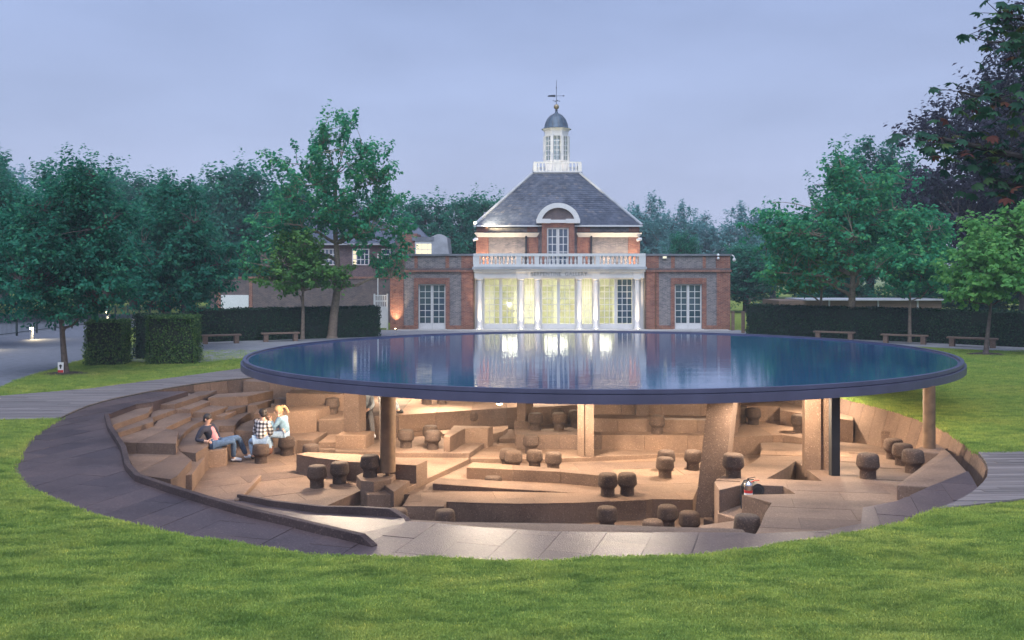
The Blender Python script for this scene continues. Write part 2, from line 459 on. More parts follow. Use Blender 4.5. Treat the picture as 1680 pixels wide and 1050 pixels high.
def plaid():
    m, nt, b = newmat('plaid')
    t = nd(nt, 'ShaderNodeTexCoord'); s = nd(nt, 'ShaderNodeSeparateXYZ'); nt.links.new(t.outputs['Object'], s.inputs[0])
    outs = []
    for src in (0, 2):
        mu = nd(nt, 'ShaderNodeMath', operation='MULTIPLY'); mu.inputs[1].default_value = 2*math.pi/0.095
        nt.links.new(s.outputs[src], mu.inputs[0])
        si = nd(nt, 'ShaderNodeMath', operation='SINE'); nt.links.new(mu.outputs[0], si.inputs[0])
        gt = nd(nt, 'ShaderNodeMath', operation='GREATER_THAN'); gt.inputs[1].default_value = 0.0; nt.links.new(si.outputs[0], gt.inputs[0])
        outs.append(gt.outputs[0])
    ad = nd(nt, 'ShaderNodeMath', operation='ADD'); nt.links.new(outs[0], ad.inputs[0]); nt.links.new(outs[1], ad.inputs[1])
    hf = nd(nt, 'ShaderNodeMath', operation='MULTIPLY'); hf.inputs[1].default_value = 0.5; nt.links.new(ad.outputs[0], hf.inputs[0])
    c = cramp(nt, hf.outputs[0], [(0.0, (0.70, 0.69, 0.68)), (0.5, (0.22, 0.21, 0.22)), (1.0, (0.015, 0.015, 0.018))])
    nt.links.new(c, b.inputs['Base Color']); b.inputs['Roughness'].default_value = 0.85
    return m
M['plaid'] = plaid()
M['chrome'] = simple('chrome', (0.72, 0.72, 0.74), 0.18, 0.05, 5, 1.0, 0)
M['sign_red'] = simple('sign_red', (0.55, 0.04, 0.035), 0.5, 0.1, 5, 0, 0)
M['sign_white'] = simple('sign_white', (0.78, 0.78, 0.78), 0.5, 0.05, 5, 0, 0)
M['rubber'] = simple('rubber', (0.022, 0.022, 0.023), 0.55, 0.2, 10)
M['room_wall'] = simple('room_wall', (0.76, 0.74, 0.64), 0.8, 0.05, 1, 0, 0)
M['room_floor'] = simple('room_floor', (0.46, 0.46, 0.30), 0.6, 0.12, 1, 0, 0)
M['room_panel'] = simple('room_panel', (0.48, 0.47, 0.33), 0.8, 0.2, 1.2, 0, 0)
M['fence_green'] = simple('fence_green', (0.020, 0.040, 0.034), 0.6, 0.2, 4)
def emit(name, col, s):
    m, nt, b = newmat(name)
    b.inputs['Base Color'].default_value = rgb(col); b.inputs['Emission Color'].default_value = rgb(col); b.inputs['Emission Strength'].default_value = s
    return m
M['lamp_warm'] = emit('lamp_warm', (1.0, 0.78, 0.50), 14)
M['lamp_window'] = emit('lamp_window', (1.0, 0.86, 0.52), 0.26)

def lamp(kind, name, loc, energy, col, parent=None, radius=0.05, spot=None, direction=None, blend=0.6, size=None, size_y=None):
    l = bpy.data.lights.new(name, kind)
    l.energy = energy; l.color = col
    if kind in ('POINT', 'SPOT'): l.shadow_soft_size = radius
    if kind == 'SPOT': l.spot_size = R(spot); l.spot_blend = blend
    if kind == 'AREA':
        l.shape = 'RECTANGLE'; l.size = size; l.size_y = size_y or size
    o = bpy.data.objects.new(name, l); COL.objects.link(o)
    o.location = loc
    if direction is not None:
        o.rotation_euler = Vector(direction).to_track_quat('-Z', 'Y').to_euler()
    attach(o, parent)
    return o
BLOCKS = [
    ('step', [(-10.44, 23.45, -0.140), (-10.70, 26.04, -0.140), (-10.31, 26.43, -0.140), (-9.93, 25.31, -0.140), (-9.78, 24.72, -0.140), (-9.58, 24.08, -0.140), (-9.65, 22.09, -0.140)]),
    ('step', [(-10.05, 25.62, -0.145), (-10.20, 28.04, -0.145), (-9.90, 28.04, -0.145), (-9.35, 27.34, -0.145), (-9.47, 25.69, -0.145)]),
    ('step', [(-9.80, 27.70, -0.150), (-9.81, 28.47, -0.150), (-9.29, 28.79, -0.150), (-9.26, 27.82, -0.150), (-9.39, 27.42, -0.150)]),
    ('bench_block', [(-9.11, 27.41, -0.200), (-9.12, 28.25, -0.200), (-7.61, 29.16, -0.200), (-8.02, 27.75, -0.200)]),
    ('bench_block', [(-8.88, 30.20, -0.030), (-8.88, 31.15, -0.030), (-7.32, 30.82, -0.030), (-7.00, 29.45, -0.030), (-7.77, 29.83, -0.030)]),
    ('step', [(-9.56, 24.16, -0.280), (-10.09, 25.67, -0.280), (-10.26, 26.31, -0.280), (-9.63, 26.31, -0.280), (-9.42, 25.61, -0.280), (-9.50, 24.13, -0.280)]),
    ('step', [(-9.44, 25.66, -0.285), (-9.62, 26.45, -0.285), (-9.43, 27.60, -0.285), (-9.01, 27.31, -0.285), (-9.03, 25.68, -0.285)]),
    ('step', [(-9.64, 22.20, -0.280), (-9.87, 22.81, -0.280), (-9.69, 24.39, -0.280), (-9.41, 23.98, -0.280), (-9.21, 23.48, -0.280), (-9.41, 21.84, -0.280)]),
    ('step', [(-9.26, 23.67, -0.400), (-9.46, 24.41, -0.400), (-9.48, 25.80, -0.400), (-9.00, 25.65, -0.400), (-8.83, 25.16, -0.400), (-8.81, 23.17, -0.400), (-9.12, 23.45, -0.400)]),
    ('step', [(-9.36, 21.81, -0.405), (-9.67, 22.59, -0.405), (-9.30, 23.73, -0.405), (-9.10, 23.48, -0.405), (-8.29, 22.72, -0.405), (-7.75, 21.09, -0.405), (-9.05, 21.25, -0.405)]),
    ('step', [(-9.07, 25.84, -0.400), (-9.12, 26.38, -0.400), (-8.97, 27.25, -0.400), (-8.38, 26.98, -0.400), (-8.50, 25.84, -0.400)]),
    ('step', [(-8.36, 26.64, -0.470), (-8.61, 27.98, -0.470), (-8.01, 27.98, -0.470), (-7.99, 27.61, -0.470), (-8.28, 26.72, -0.470)]),
    ('step', [(-7.93, 27.39, -0.420), (-7.97, 27.81, -0.420), (-7.47, 28.83, -0.420), (-7.64, 27.44, -0.420)]),
    ('step', [(-9.07, 23.84, -0.530), (-9.21, 24.67, -0.530), (-9.03, 25.70, -0.530), (-8.48, 25.80, -0.530), (-8.40, 25.57, -0.530), (-8.53, 25.19, -0.530), (-8.53, 24.53, -0.530), (-8.40, 23.56, -0.530), (-8.24, 22.77, -0.530), (-8.07, 22.14, -0.530), (-8.10, 22.07, -0.530), (-8.58, 23.48, -0.530)]),
    ('step', [(-8.58, 26.09, -0.535), (-8.65, 26.82, -0.535), (-8.53, 27.07, -0.535), (-8.14, 27.01, -0.535), (-8.18, 26.07, -0.535)]),
    ('step', [(-8.22, 22.39, -0.650), (-8.43, 23.06, -0.650), (-8.56, 24.01, -0.650), (-8.58, 25.32, -0.650), (-8.54, 25.98, -0.650), (-8.28, 26.77, -0.650), (-7.70, 28.18, -0.650), (-7.81, 28.02, -0.650), (-7.86, 26.98, -0.650), (-7.78, 26.07, -0.650), (-7.62, 25.08, -0.650), (-8.01, 24.99, -0.650), (-7.60, 23.68, -0.650), (-7.66, 23.06, -0.650), (-7.36, 22.15, -0.650), (-7.34, 21.23, -0.650), (-7.77, 21.43, -0.650)]),
    ('step', [(-9.70, 22.66, -0.660), (-8.32, 22.66, -0.660), (-7.75, 21.41, -0.660), (-7.19, 20.51, -0.660), (-6.91, 18.87, -0.660), (-6.93, 18.57, -0.660), (-7.78, 18.97, -0.660), (-9.32, 21.95, -0.660)]),
    ('step', [(-8.00, 21.85, -0.850), (-7.31, 21.75, -0.850), (-6.96, 19.90, -0.850), (-7.60, 19.40, -0.850)]),
    ('bench_block', [(-7.45, 22.23, -0.820), (-7.62, 23.38, -0.820), (-7.91, 24.65, -0.820), (-8.19, 25.52, -0.820), (-7.76, 25.52, -0.820), (-7.50, 24.65, -0.820), (-7.23, 23.38, -0.820), (-7.06, 22.59, -0.820), (-7.42, 22.34, -0.820)]),
    ('step', [(-7.68, 25.25, -0.810), (-7.85, 26.20, -0.810), (-7.69, 27.18, -0.810), (-7.17, 25.46, -0.810), (-7.13, 25.14, -0.810)]),
    ('bench_block', [(-7.01, 24.84, -0.300), (-6.15, 25.28, -0.300), (-5.47, 25.50, -0.300), (-5.25, 26.54, -0.300), (-6.44, 26.45, -0.300), (-7.20, 25.85, -0.300)]),
    ('step', [(-5.40, 25.51, -0.560), (-5.51, 26.32, -0.560), (-5.37, 27.09, -0.560), (-4.73, 27.09, -0.560), (-4.49, 25.70, -0.560), (-4.71, 25.66, -0.560)]),
    ('step', [(-7.38, 27.98, -0.500), (-7.44, 28.32, -0.500), (-5.96, 28.44, -0.500), (-5.94, 28.00, -0.500), (-6.14, 28.10, -0.500)]),
    ('step', [(-7.35, 28.28, -0.360), (-7.30, 28.75, -0.360), (-6.04, 28.54, -0.360), (-6.12, 28.22, -0.360)]),
    ('step', [(-6.77, 27.38, -0.060), (-6.76, 28.18, -0.060), (-4.86, 28.32, -0.060), (-4.45, 28.04, -0.060), (-4.28, 26.96, -0.060), (-4.96, 27.06, -0.060)]),
    ('step', [(-5.96, 24.06, -0.900), (-6.25, 25.29, -0.900), (-6.24, 25.86, -0.900), (-5.13, 25.98, -0.900), (-5.28, 24.27, -0.900), (-5.72, 24.29, -0.900), (-5.72, 23.98, -0.900)]),
    ('step', [(-5.14, 24.28, -0.960), (-5.10, 25.49, -0.960), (-4.88, 25.49, -0.960), (-4.65, 24.28, -0.960)]),
    ('step', [(-5.12, 24.11, -1.110), (-5.14, 25.26, -1.110), (-4.83, 25.26, -1.110), (-4.61, 24.11, -1.110)]),
    ('plinth', [(-4.67, 24.16, -0.756), (-4.56, 24.94, -0.756), (-3.74, 24.84, -0.756), (-3.87, 24.14, -0.756)]),
    ('platform', [(-3.80, 23.75, -1.100), (-4.60, 23.79, -1.100), (-5.18, 26.80, -1.100), (0.00, 28.45, -1.100), (-0.09, 27.60, -1.100), (-1.10, 23.55, -1.100), (-2.99, 23.59, -1.100)]),
    ('platform', [(-3.27, 25.80, -0.980), (-2.05, 26.15, -0.980), (-1.92, 25.65, -0.980), (-0.51, 25.70, -0.980), (-0.26, 26.10, -0.980), (-0.13, 26.61, -0.980), (-0.11, 27.10, -0.980), (-0.18, 27.48, -0.980), (-0.46, 27.71, -0.980), (-0.51, 30.55, -0.980), (-3.83, 30.20, -0.980)]),
    ('bench_block', [(-1.78, 23.77, -0.700), (-1.61, 25.40, -0.700), (-0.52, 25.30, -0.700), (-0.66, 24.90, -0.700), (-1.29, 24.95, -0.700), (-1.61, 23.64, -0.700)]),
    ('ledge', [(-4.21, 25.23, -0.470), (-3.23, 25.78, -0.470), (-1.59, 26.53, -0.470), (0.14, 27.32, -0.470), (0.76, 28.36, -0.470), (0.84, 31.34, -0.470), (-5.22, 31.34, -0.470)]),
    ('step', [(-0.36, 25.63, -1.105), (0.14, 25.63, -1.105), (0.32, 27.36, -1.105), (-0.18, 27.36, -1.105)]),
    ('platform', [(-1.09, 23.41, -1.225), (-2.56, 19.61, -1.225), (-3.11, 19.62, -1.225), (-4.19, 22.86, -1.225), (-4.32, 24.44, -1.225), (-2.46, 24.65, -1.225), (-1.22, 24.44, -1.225)]),
    ('bench_block', [(-5.17, 21.91, -0.810), (-4.95, 22.18, -0.810), (-3.12, 21.77, -0.810), (-1.96, 21.18, -0.810), (-2.16, 20.64, -0.810), (-2.63, 20.75, -0.810), (-3.71, 21.02, -0.810), (-4.58, 21.48, -0.810)]),
    ('step', [(-2.96, 20.69, -1.120), (-2.29, 20.50, -1.120), (-2.51, 19.41, -1.120), (-2.76, 19.94, -1.120)]),
    ('platform', [(-3.80, 18.70, -1.250), (-3.08, 20.68, -1.250), (-3.09, 20.89, -1.250), (-2.80, 21.33, -1.250), (-2.88, 21.59, -1.250), (-3.54, 21.66, -1.250), (-3.90, 21.86, -1.250), (-4.47, 22.13, -1.250), (-4.94, 22.58, -1.250), (-5.23, 23.06, -1.250), (-5.53, 23.71, -1.250), (-5.79, 24.32, -1.250), (-5.86, 24.83, -1.250), (-6.45, 26.89, -1.250), (-7.89, 26.89, -1.250), (-8.00, 25.00, -1.250), (-8.14, 22.62, -1.250), (-8.01, 20.36, -1.250), (-7.01, 17.81, -1.250), (-4.98, 16.96, -1.250), (-4.28, 17.81, -1.250)]),
    ('low_wall', [(-5.72, 18.82, -1.130), (-5.86, 21.17, -1.130), (-5.78, 21.08, -1.130), (-5.61, 18.77, -1.130)]),
    ('platform', [(-4.14, 19.42, -1.550), (-3.38, 21.16, -1.550), (-2.37, 21.16, -1.550), (-2.12, 18.94, -1.550), (-2.35, 17.62, -1.550), (-3.76, 17.62, -1.550)]),
    ('platform', [(-1.08, 23.47, -1.225), (0.78, 23.39, -1.225), (1.89, 23.62, -1.225), (4.85, 24.27, -1.225), (6.22, 24.87, -1.225), (7.17, 25.50, -1.225), (7.75, 28.35, -1.225), (0.00, 28.35, -1.225), (-1.08, 27.05, -1.225), (-1.12, 24.44, -1.225)]),
    ('bench_block', [(0.12, 24.70, -0.830), (1.97, 24.64, -0.830), (3.61, 24.60, -0.830), (5.02, 24.54, -0.830), (5.93, 24.37, -0.830), (7.31, 24.65, -0.830), (7.73, 24.06, -0.830), (8.06, 23.70, -0.830), (9.53, 25.98, -0.830), (11.62, 31.68, -0.830), (7.42, 30.93, -0.830), (5.63, 25.98, -0.830), (4.36, 25.17, -0.830), (0.13, 25.14, -0.830)]),
    ('platform', [(0.08, 25.21, -0.920), (2.12, 25.40, -0.920), (2.40, 28.83, -0.920), (0.10, 28.83, -0.920)]),
    ('bench_block', [(1.85, 25.30, -0.480), (5.15, 24.93, -0.480), (6.19, 25.08, -0.480), (7.18, 29.12, -0.480), (2.14, 29.12, -0.480)]),
    ('bench_block', [(1.99, 25.98, -0.120), (3.63, 25.92, -0.120), (5.32, 25.73, -0.120), (6.46, 25.86, -0.120), (7.54, 30.17, -0.120), (2.31, 30.17, -0.120)]),
    ('bench_block', [(0.55, 26.64, -0.380), (2.08, 27.20, -0.380), (2.35, 30.63, -0.380), (0.63, 30.63, -0.380)]),
    ('bench_block', [(6.59, 27.08, -0.400), (7.91, 26.96, -0.400), (8.78, 29.25, -0.400), (9.49, 31.62, -0.400), (7.70, 31.62, -0.400)]),
    ('bench_block', [(7.71, 26.30, -0.410), (8.23, 25.61, -0.410), (9.12, 24.44, -0.410), (10.95, 29.32, -0.410), (8.39, 28.61, -0.410)]),
    ('plinth', [(0.07, 26.18, -0.720), (0.13, 26.71, -0.720), (0.56, 26.71, -0.720), (0.52, 26.21, -0.720)]),
    ('platform_G', [(-2.28, 19.09, -1.350), (-1.42, 19.05, -1.350), (-1.39, 19.45, -1.350), (-0.65, 19.35, -1.350), (0.10, 19.29, -1.350), (0.77, 19.31, -1.350), (1.45, 19.37, -1.350), (2.21, 19.50, -1.350), (2.88, 19.61, -1.350), (3.02, 19.69, -1.350), (3.89, 19.64, -1.350), (4.23, 20.79, -1.350), (4.99, 21.40, -1.350), (6.37, 22.73, -1.350), (7.18, 25.53, -1.350), (-1.15, 25.09, -1.350), (-2.12, 22.73, -1.350), (-2.66, 20.79, -1.350), (-2.55, 20.10, -1.350), (-2.25, 20.10, -1.350)]),
    ('bench_block', [(-1.08, 21.64, -1.070), (-0.95, 22.26, -1.070), (0.72, 21.69, -1.070), (2.23, 20.93, -1.070), (2.01, 20.77, -1.070), (1.16, 21.14, -1.070)]),
    ('bench_wedge', [(-1.78, 20.50, -1.190), (-1.72, 21.08, -1.190), (-0.35, 21.00, -1.240), (0.70, 20.89, -1.290), (1.91, 20.83, -1.343), (1.57, 20.22, -1.343), (-0.34, 20.39, -1.265)]),
    ('plateau_V', [(3.25, 12.30, -0.091), (3.55, 13.09, -0.121), (3.93, 14.18, -0.206), (4.28, 15.06, -0.275), (3.99, 15.89, -0.339), (4.96, 15.98, -0.347), (5.02, 16.92, -0.420), (4.32, 17.11, -0.434), (3.73, 16.46, -0.384), (3.87, 17.49, -0.464), (4.42, 18.66, -0.556), (4.90, 19.50, -0.621), (5.33, 20.26, -0.680), (5.80, 21.43, -0.771), (6.32, 23.08, -0.900), (6.70, 24.68, -1.025), (7.38, 25.32, -1.075), (7.83, 24.38, -1.001), (8.96, 26.35, -1.155), (9.90, 27.66, -1.257), (9.69, 24.07, -0.978), (10.79, 24.53, -1.013), (11.37, 24.53, -1.013), (9.70, 20.21, -0.676), (8.3, 16.6, -0.406), (7.0, 15.0, -0.298), (6.5, 14.0, -0.252), (5.7, 12.7, -0.145), (4.45, 12.4, -0.107)]),
    ('hole', [(4.98, 17.89, -0.495), (5.85, 19.50, -0.621), (6.40, 20.64, -0.710), (5.96, 17.57, -0.470)]),
    ('recess_floor', [(3.70, 16.45, -0.800), (3.91, 16.09, -0.800), (4.59, 16.33, -0.800), (4.92, 16.97, -0.800), (5.70, 17.82, -0.800), (5.72, 19.08, -0.800), (4.81, 19.25, -0.800), (4.18, 18.53, -0.800)]),
    ('step', [(3.84, 18.33, -1.400), (4.06, 18.06, -1.400), (4.34, 18.61, -1.400), (4.29, 19.04, -1.400), (4.02, 18.94, -1.400)]),
    ('ledge', [(6.46, 15.35, -0.040), (6.97, 15.21, -0.040), (8.16, 16.39, -0.040), (8.84, 18.41, -0.120), (9.25, 19.68, -0.200), (9.36, 20.29, -0.220), (8.36, 19.24, -0.220), (8.86, 18.98, -0.220)]),
    ('strip', [(-1.81, 13.57, -0.120), (-0.80, 13.37, -0.120), (0.22, 13.32, -0.120), (1.06, 13.28, -0.120), (2.27, 13.12, -0.120), (3.13, 13.04, -0.120), (3.30, 13.05, -0.140), (3.30, 12.60, -0.140), (3.20, 12.45, -0.140), (1.01, 12.63, -0.120), (-1.72, 12.87, -0.120)]),
]
RIM = [10.39, 10.29, 10.22, 10.16, 10.13, 10.11, 10.12, 10.14, 10.18, 10.23, 10.29, 10.35, 10.41, 10.49, 10.57, 10.65, 10.74, 10.82, 10.92, 11.01, 11.09, 11.15, 11.21, 11.27, 11.32, 11.35, 11.38, 11.39, 11.37, 11.33, 11.29, 11.26, 11.22, 11.18, 11.12, 11.06, 10.99, 10.89, 10.78, 10.68, 10.61, 10.55, 10.51, 10.48, 10.45, 10.43, 10.41, 10.4, 10.42, 10.46, 10.51, 10.56, 10.61, 10.65, 10.7, 10.74, 10.79, 10.83, 10.88, 10.92, 10.96, 11.01, 11.05, 11.1, 11.14, 11.19, 11.23, 11.28, 11.32, 11.37, 11.41, 11.46, 11.5, 11.55, 11.59, 11.63, 11.68, 11.72, 11.76, 11.77, 11.74, 11.65, 11.5, 11.35, 11.21, 11.12, 11.02, 10.89, 10.71, 10.54]

# ================================================================== GROUND
PC = (-0.6, 22.4)                      # centre of the sunken circle
def rim_pt(i, k=1.0):
    t = R(-180+4*(i % 90)); r = RIM[i % 90]*k
    return (PC[0]+r*math.cos(t), PC[1]+r*math.sin(t))
def rim_at(deg, off=0.0):
    u = ((deg+180) % 360)/4.0; i = int(u); f = u-i
    r = RIM[i % 90]*(1-f)+RIM[(i+1) % 90]*f - off
    return (PC[0]+r*math.cos(R(deg)), PC[1]+r*math.sin(R(deg)))

def lump(x, y):
    """gentle unevenness of the near lawn"""
    if y > 19: return 0.0
    w = min(1.0, (19-y)/3.0)
    return w*(0.045*noise.noise((x*0.55, y*0.9, 3.1)) + 0.026*noise.noise((x*1.7, y*3.2, 8.0)))

def make_lawn():
    ks = [1.0, 1.004, 1.012, 1.025, 1.04, 1.06, 1.08, 1.10, 1.12, 1.145, 1.17, 1.20, 1.23, 1.26, 1.30, 1.34, 1.38, 1.43, 1.48, 1.54, 1.6, 1.7, 1.8, 2.0, 2.3, 2.7, 3.3, 4.2, 6, 10, 20, 50, 200]
    n = 360; v = []; f = []
    for a, k in enumerate(ks):
        for i in range(n):
            x, y = rim_at(-180+i*360/n)
            x = PC[0]+(x-PC[0])*k; y = PC[1]+(y-PC[1])*k
            z = 0.0
            if k <= 1.0: z = -0.06
            elif k < 2.2: z = lump(x, y)*min(1, (k-1.0)/0.05)
            if k > 20: z = -0.3
            v.append((x, y, z))
    for a in range(len(ks)-1):
        for i in range(n):
            j = (i+1) % n
            f.append((a*n+i, (a+1)*n+i, (a+1)*n+j, a*n+j))
    m = MB(); m.v = v; m.f = [q[::-1] for q in f]
    return structure(m.build('lawn', M['lawn'], None, True))
lawn = make_lawn()

def clip_cell(poly, x0, x1, y0, y1):
    """outline clipped to a rectangular cell"""
    def cut(P, ax, lim, keep):
        out = []
        for i in range(len(P)):
            a, b = P[i], P[(i+1) % len(P)]
            ia, ib = keep(a[ax], lim), keep(b[ax], lim)
            if ia: out.append(a)
            if ia != ib:
                t = (lim-a[ax])/(b[ax]-a[ax])
                out.append(tuple(a[k]+(b[k]-a[k])*t for k in range(2)))
        return out
    ge = lambda a, l: a >= l
    le = lambda a, l: a <= l
    for ax, lim, kp in ((0, x0, ge), (0, x1, le), (1, y0, ge), (1, y1, le)):
        if len(poly) < 3: return []
        poly = cut(poly, ax, lim, kp)
    return poly
def clip_pieces(poly, x0, x1, y0, y1):
    """a concave outline clipped to a cell, as convex pieces"""
    out = []
    for t in tessellate_polygon([[Vector((p[0], p[1], 0)) for p in poly]]):
        c = clip_cell([tuple(poly[i][:2]) for i in t], x0, x1, y0, y1)
        qq = []
        for p in c:
            if not qq or abs(p[0]-qq[-1][0])+abs(p[1]-qq[-1][1]) > 0.004: qq.append(p)
        if len(qq) > 2 and abs(qq[0][0]-qq[-1][0])+abs(qq[0][1]-qq[-1][1]) < 0.004: qq.pop()
        if len(qq) > 2 and area2(qq) > 0.0008: out.append(qq)
    return out
def area2(p): return abs(sum(p[i][0]*p[(i+1) % len(p)][1]-p[(i+1) % len(p)][0]*p[i][1] for i in range(len(p))))/2

def slabs(poly, zf, parent, rot, sx, sy, thick=0.03, gap=0.006, mat='cork_slab', skip=None, name='slab', jog=0.5, only=None):
    """individual paving slabs, cut to an outline"""
    ca, sa = math.cos(rot), math.sin(rot)
    fw = lambda p: (p[0]*ca+p[1]*sa, -p[0]*sa+p[1]*ca)
    bw = lambda p: (p[0]*ca-p[1]*sa, p[0]*sa+p[1]*ca)
    L = [fw(p) for p in poly]
    xs = [p[0] for p in L]; ys = [p[1] for p in L]
    rr = random.Random(int(sx*1000+sy*77+len(poly)))
    made = 0
    y = math.floor(min(ys)/sy)*sy; row = 0
    while y < max(ys):
        x = math.floor(min(xs)/sx)*sx - (row % 2)*sx*jog
        while x < max(xs):
            pcs = clip_pieces(L, x+gap/2, x+sx-gap/2, y+gap/2, y+sy-gap/2)
            if pcs and sum(area2(c) for c in pcs) > 0.02:
                W_ = [[bw(p) for p in c] for c in pcs]; allp = [p for w in W_ for p in w]
                cx = sum(p[0] for p in allp)/len(allp); cy = sum(p[1] for p in allp)/len(allp)
                if not (skip and skip(cx, cy, allp)):
                    dz = rr.uniform(-0.003, 0.003); m = MB()
                    for w in W_:
                        top = [(p[0], p[1], zf(p[0], p[1])+dz) for p in w]
                        m.prism(top, min(t[2] for t in top)-thick)
                    m.build(name, M[mat], parent); made += 1
            x += sx
        y += sy; row += 1
    return made

# ---- road, paths and decks on the lawn
def sheet(name, pts, z, mat, thick=0.05):
    m = MB(); m.prism([(x, y, z) for x, y in pts], z-thick)
    return structure(m.build(name, M[mat]))
sheet('road', [(-60, 36), (-60, 80), (-27.5, 80), (-25.0, 60), (-19.6, 42.0), (-17.6, 37.5), (-17.0, 34.0), (-16.3, 30.0), (-15.6, 27.5), (-15.1, 24.2), (-16.5, 20.5), (-30, 20)], 0.012, 'asphalt')
sheet('path', [(-16.9, 36.6), (-12.2, 36.4), (-10.5, 39.5), (-9.6, 44.0), (-7.5, 49.0), (-2.0, 50.2), (9.0, 50.2), (13.0, 49.5), (17.0, 46.8), (21.5, 42.5), (30.0, 36), (31, 38.5), (23, 45), (14.2, 53.0), (14.2, 57.3), (-8.8, 57.3), (-8.8, 51.5), (-16.5, 46.4), (-18.8, 42)], 0.016, 'paving')

def deck(name, outline, rot, z=0.03):
    root = thing(name, (outline[0][0], outline[0][1], 0), None, None, None, 'structure')
    # joists under, boards joined: each board only a few pixels deep
    ca, sa = math.cos(rot), math.sin(rot)
    L = [(p[0]*ca+p[1]*sa, -p[0]*sa+p[1]*ca) for p in outline]
    ys = [p[1] for p in L]; xs = [p[0] for p in L]
    m = MB(); y = min(ys); rr = random.Random(3); k = 0
    while y < max(ys):
        x = min(xs)-rr.uniform(0, 3)
        while x < max(xs):
            c = clip_cell(L, x+0.004, x+3.2-0.004, y+0.006, y+0.139)
            q = []
            for p in c:
                if not q or (abs(p[0]-q[-1][0])+abs(p[1]-q[-1][1])) > 0.01: q.append(p)
            if len(q) >= 3 and area2(q) > 0.01:
                zz = z+rr.uniform(-0.004, 0.004)
                m.prism([(p[0]*ca-p[1]*sa, p[0]*sa+p[1]*ca, zz) for p in q], 0.0)
            x += 3.2
        y += 0.145
    o = m.build('deck_board', M['deck'], root); o['kind'] = 'stuff'
    MB().prism([(p[0], p[1], 0.008) for p in outline], -0.05).build('deck_base', M['hedge_core'], root)
    return root
dl = [(-15.6, 23.6), (-14.7, 26.1), (-12.9, 27.8), (-11.5, 30.6), (-10.0, 33.8), (-9.2, 36.0), (-7.0, 34.6)] + [rim_at(a, -0.01) for a in range(122, 184, 4)] + [(-12.25, 21.85), (-14.1, 21.9), (-15.6, 21.6)]
deck('timber_walkway_left', dl, R(4))
dr = [rim_at(a, -0.01) for a in range(-52, -22, 3)] + [(10.3, 18.0), (14.5, 17.2), (14.5, 15.4), (10.4, 14.75), (7.9, 14.15)]
deck('timber_walkway_right', dr, R(2))

# ================================================================== SUNKEN TERRACE
terrace = thing('sunken_terrace', (PC[0], PC[1], -1.74), None, None, None, 'structure')
ZB = -2.1
# floor of the pit
MB().prism([(*rim_at(a, 0.02), -1.74) for a in range(-180, 180, 4)], -2.4).build('pit_floor', M['cork'], terrace)
# vertical lining behind everything
m = MB()
for a in range(-180, 180, 4):
    p, q = rim_at(a, 0.0), rim_at(a+4, 0.0)
    p2, q2 = rim_at(a, -0.12), rim_at(a+4, -0.12)
    m.add([(*p, -0.012), (*q, -0.012), (*q, -2.2), (*p, -2.2), (*p2, -0.012), (*q2, -0.012)], [(0, 3, 2, 1), (0, 1, 5, 4)])
m.build('pit_lining', M['cork'], terrace)
# leaning cork panels of the perimeter
for a in np.arange(-33, 150, 3.3):
    a1 = a+3.3-0.06
    lean = 0.42 if a < 70 else 0.30
    if a > 112: lean = 0.22
    p, q = rim_at(a, 0.02), rim_at(a1, 0.02); pi, qi = rim_at(a, 0.02+lean), rim_at(a1, 0.02+lean)
    zb = -1.45
    m = MB()
    m.add([(*p, -0.015), (*q, -0.015), (*qi, zb), (*pi, zb), (*rim_at(a, -0.05), -0.02), (*rim_at(a1, -0.05), -0.02), (*rim_at(a1, 0.0), zb), (*rim_at(a, 0.0), zb)],
          [(0, 3, 2, 1), (4, 5, 6, 7), (0, 1, 5, 4), (1, 2, 6, 5), (2, 3, 7, 6), (3, 0, 4, 7)])
    m.build('wall_panel', M['cork'], terrace)

hole = [b for n, b in BLOCKS if n == 'hole'][0]
Vplane = lambda x, y: 0.9-0.078*y
hx0, hx1 = min(p[0] for p in hole), max(p[0] for p in hole); hy0, hy1 = min(p[1] for p in hole), max(p[1] for p in hole)
for n, b in BLOCKS:
    if n in ('hole',): continue
    mm = MB()
    if n == 'plateau_V':
        mm.prism([(p[0], p[1], Vplane(p[0], p[1])) for p in b], ZB, [[(p[0], p[1], Vplane(p[0], p[1])) for p in hole]])
        o = mm.build('floor_plateau', M['cork'], terrace, bevel=0.012)
    else:
        nm = {'platform_G': 'platform', 'bench_wedge': 'bench_block', 'strip': 'step'}.get(n, n)
        xs = [p[0] for p in b]; flat = max(p[2] for p in b)-min(p[2] for p in b) < 1e-4
        if flat and n in ('bench_block', 'ledge', 'step') and max(xs)-min(xs) > 1.3:
            cells = max(2, round((max(xs)-min(xs))/1.1)); w_ = (max(xs)-min(xs))/cells
            for c in range(cells):
                pcs = clip_pieces(b, min(xs)+c*w_+0.004, min(xs)+(c+1)*w_-0.004, -100, 100); zz = b[0][2]+random.uniform(-0.002, 0.002)
                mm = MB()
                for qq in pcs: mm.prism([(p_[0], p_[1], zz) for p_ in qq], ZB)
                if pcs: mm.build(nm, M['cork'], terrace)
            continue
        mm.prism(b, ZB)
        mm.build(nm, M['cork'], terrace, bevel=0.014)
MB().prism([(4.20, 16.05, -0.62), (5.1, 16.05, -0.62), (5.1, 17.1, -0.62), (4.35, 17.1, -0.62)], ZB).build('recess_floor', M['cork'], terrace)

